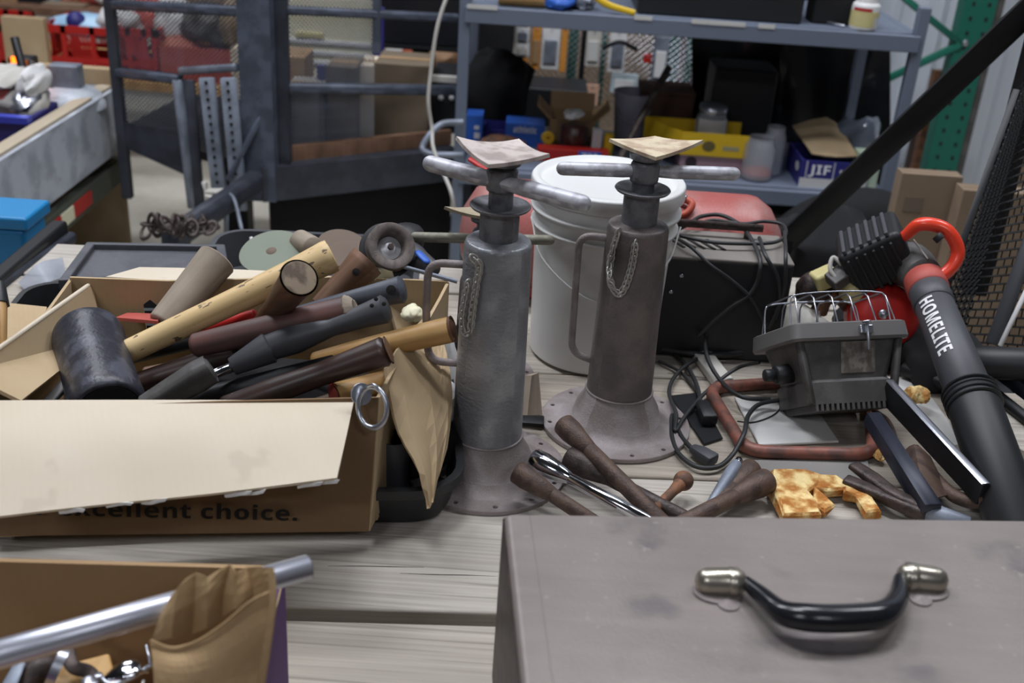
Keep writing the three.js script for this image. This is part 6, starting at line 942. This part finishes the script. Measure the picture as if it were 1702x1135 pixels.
{ const t = T('red_clamp', 'red spring clamp hanging under the saddle of the grey jack', 'clamp', P(800, 280, -1.86)); part(t, 'jaw', sweep([P(780, 264, -1.88), P(800, 276, -1.87), P(818, 290, -1.86)], [[0.007, 0.004], [0.01, 0.005], [0.006, 0.004]], { curve: true }), M.red); part(t, 'tip', sweep([P(812, 284, -1.855), P(818, 290, -1.855)], 0.005), M.white); }

// goods hanging behind the shelf on a green rack
{
  const gz = -4.3, t = T('wire_rack', 'wire mesh display rack with a black frame behind the shelf', 'rack', V(P(1000, 150, gz).x, FLOOR, gz));
  const a = P(860, 200, gz), b = P(1180, 200, gz); part(t, 'frame', [post(a.x, gz, FLOOR, 0.35, 0.03, 0.03), post(P(968, 100, gz).x, gz, FLOOR, 0.35, 0.02, 0.02), post(b.x, gz, FLOOR, 0.35, 0.03, 0.03)], M.blackSteel);
  const A = V(a.x, -0.35, gz), B = V(b.x, -0.35, gz); meshPanel(A, B, 0.7, 30, 30, 0.0016, M.zinc, t, 'wire_mesh');
  const card = (l, x0, y0, x1, y1, m, print) => { const s = span(x0, y0, x1, y1, gz + 0.035), k = T('hanging_packet', l, 'packet', V(s.x, s.y, s.z)); part(k, 'card', bx(s.x, s.y + s.h / 2, s.z, s.w, s.h, 0.012, 0.002), m); if (print) part(k, 'printed_panel', bx(s.x, s.y + s.h * 0.42, s.z + 0.009, s.w * 0.7, s.h * 0.55, 0.008, 0.002), print); part(k, 'hang_hook', sweep([V(s.x, s.y + s.h - 0.01, s.z + 0.01), V(s.x, s.y + s.h - 0.01, gz - 0.01)], 0.003, { seg: 8 }), M.zinc); };
  card('white blister packet at the top left of the display rack', 858, 46, 880, 70, M.white, M.galv); card('second white packet below the top left one', 858, 72, 880, 94, M.white, M.offWhite); card('orange packet below the two white ones', 858, 96, 878, 118, M.orange); card('yellow-orange packet low at the left of the display rack', 854, 118, 876, 134, M.yellow); card('tall orange strip packet in the display rack', 884, 44, 898, 115, M.orange, M.cardBrown); card('wide white packet with orange top in the display rack', 900, 44, 930, 115, M.white, M.galv); card('second orange strip packet beside the wide white one', 932, 44, 942, 120, M.orange); card('white price tag hanging askew low on the display rack', 880, 134, 900, 166, M.white); card('grey-white packet right of the black frame post', 974, 48, 998, 110, M.offWhite, M.rackWhite); card('tall white packet beside the green strip', 1012, 50, 1040, 120, M.white, M.galv); card('clear white packet with green edge in the display rack', 1015, 122, 1060, 155, mat(0xb5c3c8, 0.4), M.white); card('small red packet in the display rack', 1070, 90, 1082, 104, M.red); card('peach packet low in the display rack', 972, 140, 995, 175, mat(0xc19a82, 0.6)); card('grey packet right in the display rack', 1085, 60, 1110, 140, M.galv, M.white); card('white strip packet at the right end of the display rack', 1155, 60, 1172, 110, M.white);
  for (const [x0, x1, y1, l] of [[942, 958, 180, 'green steel strip left in the display rack'], [998, 1006, 150, 'thin green steel strip in the middle of the display rack'], [1085, 1125, 195, 'broad green steel sheet right in the display rack'], [1140, 1152, 130, 'dark green strip at the right of the display rack']]) { const s = span(x0, 40, x1, y1, gz - 0.05, FLOOR); single('green_strip', l, 'strip', bx(s.x, s.y + s.h / 2, s.z, s.w, s.h, 0.03, 0.003), M.green); }
  single('black_bin', 'black bin standing below the hanging packets', 'bin', bx(P(915, 165, gz + 0.2).x, (FLOOR - 0.13) / 2, gz + 0.25, 0.26, -0.13 - FLOOR, 0.2, 0.01), M.blackPlastic);
  carton('large brown carton behind the display rack', span(860, 60, 1080, 240, -5.2, FLOOR), 0.4, M.cardDull);
  carton('dull grey-brown carton wall behind the right of the display rack', span(1085, 50, 1215, 240, -5.0, FLOOR), 0.3, mat(0x5b5350, 0.8));
  single('black_hook_arm', 'curved black hook arm on the display rack', 'hook', sweep([P(1002, 80, gz + 0.1), P(1030, 70, gz + 0.12), P(1058, 82, gz + 0.1)], 0.008, { curve: true }), M.blackSteel);
}
// goods strip behind the gate right end
for (const [px, m, l] of [[655, M.white, 'white packet above the wide dull brown carton'], [690, mat(0xc06040, 0.6), 'orange-red packet above the wide dull brown carton'], [735, mat(0xb08a68, 0.6), 'tan packet behind the grey cord'], [812, mat(0xb2825c, 0.6), 'tan and orange packet seen behind the left shelf post']]) { const p = P(px, 100, -4.44); single('packing_bag', l, 'bag', lump(V(p.x, p.y, -4.44), 0.09, 0.06, 0.06, px, 0.5), m); }
bench('narrow steel bench behind the mesh gate trailer carrying packets', -0.5, 0.02, -4.36, -4.6, P(735, 112, -4.44).y - 0.02, M.galv);

// ---------- right side: pallet rack, cartons, mesh ramp, strut ----------
{
  const z = -4.05, x = P(1590, 150, z).x, t = T('pallet_rack', 'green pallet rack upright with diagonal braces against the white wall', 'pallet rack', V(x, FLOOR, z));
  part(t, 'upright', [bx(x, 0.4, z, 0.115, 2.2, 0.07, 0.004)], M.green); for (let k = 0; k < 22; k++) for (const s of [-0.025, 0.03]) part(t, 'slot', bx(x + s, -0.6 + k * 0.05, z + 0.035, 0.01, 0.014, 0.004, 0.001), M.ink);
  part(t, 'upright_edge', bx(x + 0.075, 0.4, z - 0.01, 0.03, 2.2, 0.05, 0.003), M.lampGrey);
  part(t, 'bolt', lathe([[0, 0.006], [0.01, 0.005], [0.012, 0], [0, 0]], 12).rotateX(Math.PI / 2).translate(P(1605, 72, z + 0.04).x, P(1605, 72, z + 0.04).y, z + 0.036), M.zinc);
  part(t, 'brace', sweep([P(1490, -14, z + 0.02), P(1600, 75, z + 0.02)], [[0.02, 0.012], [0.02, 0.012]], { sq: 3, seg: 10 }), M.green); part(t, 'brace', sweep([P(1596, 74, z + 0.03), P(1370, 180, z - 0.1)], [[0.014, 0.014], [0.014, 0.014]], { sq: 3, seg: 10 }), M.green);
  const x2 = P(1495, 60, -4.3).x; part(t, 'foot_plate', bx(x, FLOOR + 0.006, z, 0.2, 0.012, 0.16, 0.002), M.green);
}
single('orange_post', 'rusty orange post behind the green pallet rack', 'post', post(P(1555, 150, -4.2).x, -4.2, FLOOR, -0.02, 0.05, 0.04), M.rustOrange);
single('brown_board', 'dark brown board leaning behind the green upright', 'board', plain(P(1540, 250, -4.3).x, -0.45, -4.3, 0.14, 0.5, 0.03), mat(0x4a3f38, 0.8));
carton('large flattened brown carton behind the leaf blower, left of the green upright', span(1480, 290, 1580, 470, -2.75, FLOOR), 0.05, M.cardDull, { tape: false, f: (t, s) => part(t, 'printed_square', plain(P(1518, 340, s.z).x, P(1518, 340, s.z).y, s.z + 0.0006, 0.05, 0.04, 0.001), mat(0x6f6153, 0.9)) });
carton('tall brown carton behind the mesh ramp, right of the other', span(1572, 318, 1690, 560, -2.68, FLOOR), 0.06, M.cardDull, { tape: false });
carton('tan carton behind the mesh ramp at the right edge', span(1660, 250, 1800, 560, -2.9, FLOOR), 0.06, M.cardDull, { tape: false });
{ const p = V(P(1440, 350, -2.9).x, FLOOR + 0.3, -2.9), t = T('car_wheel', 'black rubber tyre in the shade under the right end of the shelf', 'wheel', V(p.x, FLOOR, p.z)); part(t, 'tyre', new THREE.TorusGeometry(0.22, 0.08, 18, 48).translate(p.x, p.y, p.z), M.blackSoft); part(t, 'wheel_rim', lathe([[0, 0.02], [0.06, 0.02], [0.12, -0.02], [0.15, 0.04], [0.16, 0.04]], 36).rotateX(Math.PI / 2).translate(p.x, p.y, p.z), M.lampGrey); }
single('black_tarp', 'black tarpaulin heaped under the strut behind the leaf blower', 'tarpaulin', lump(V(P(1370, 420, -2.3).x, P(1370, 420, -2.3).y - 0.02, -2.3), 0.14, 0.12, 0.12, 97, 0.35), M.blackSoft);
{ // mesh ramp, leaning outward
  const t = T('mesh_ramp', 'black expanded-mesh ramp leaning at the right edge of the trailer', 'ramp', P(1630, 580, -1.7));
  const a = P(1538, 578, -1.66), b = P(1780, 596, -1.66), c = P(1800, 40, -1.85), d = P(1690, 150, -1.85); const at = (u, v) => a.clone().lerp(b, u).lerp(d.clone().lerp(c, u), v);
  const gs = []; for (let i = 0; i <= 34; i++) gs.push(sweep([at(0, i / 34), at(0.5, i / 34 + 0.004), at(1, i / 34)], 0.0019, { seg: 4 })); for (let j = 0; j <= 14; j++) for (let i = 0; i < 34; i++) gs.push(sweep([at((j + (i % 2 ? 0.5 : 0)) / 14.5, i / 34), at((j + (i % 2 ? 0.5 : 0)) / 14.5 + 0.004, (i + 1) / 34)], 0.0014, { seg: 3 })); part(t, 'expanded_mesh', gs, M.wire).userData.kind = 'stuff';
  const gs2 = []; const sl = (u, v) => at(u * 0.2, v).add(V(0, 0, 0.02)); for (let i = 0; i < 36; i++) for (let j = 0; j < 5; j++) for (const s of [0, 1]) gs2.push(sweep([sl((j + (s ? 1 : 0)) / 5, i / 36), sl((j + 0.5) / 5, (i + 0.5) / 36), sl((j + (s ? 1 : 0)) / 5, (i + 1) / 36)], 0.0022, { seg: 3 })); part(t, 'mesh_band', gs2, M.wire).userData.kind = 'stuff';
  part(t, 'frame_bar', sweep([at(0, 0), at(0, 1)], 0.006, { sq: 3, seg: 8 }), M.blackSteel); part(t, 'frame_bar', sweep([at(0, 0), at(1, 0)], 0.008, { sq: 3, seg: 8 }), M.blackSteel); part(t, 'frame_bar', sweep([at(1, 0), at(1, 1)], 0.008, { sq: 3, seg: 8 }), M.blackSteel);
  part(t, 'hinge_leg', bx(a.x + 0.05, 0.006, a.z, 0.08, 0.012, 0.04, 0.002), M.blackSteel);
  part(t, 'cross_tube', sweep([P(1650, 572, -1.65), P(1702, 430, -1.7), P(1730, 350, -1.73)], [[0.012, 0.008], [0.012, 0.008], [0.012, 0.008]]), M.greyPlastic);
  part(t, 'light_strip', sweep([P(1662, 575, -1.64), P(1712, 470, -1.67)], [[0.004, 0.003], [0.004, 0.003]]), M.white); }
{ const t = T('steel_strut', 'black flat steel strut slanting across the right end of the shelf', 'strut', P(1305, 402, -2.15)); part(t, 'flat_bar', sweep([P(1300, 408, -2.2), P(1740, -12, -2.05)], [[0.006, 0.026], [0.006, 0.026]], { sq: 4, seg: 12, up: V(0.6, 0.8, 0.1) }), M.blackSteel); part(t, 'anchor', post(P(1304, 404, -2.2).x, -2.2, -0.04, P(1304, 404, -2.2).y + 0.01, 0.03, 0.02), M.blackSteel); part(t, 'end_post', post(P(1740, -12, -2.05).x + 0.01, -2.05, -0.04, P(1740, -12, -2.05).y, 0.04, 0.04), M.blackSteel); }

renderer.render(scene, camera);
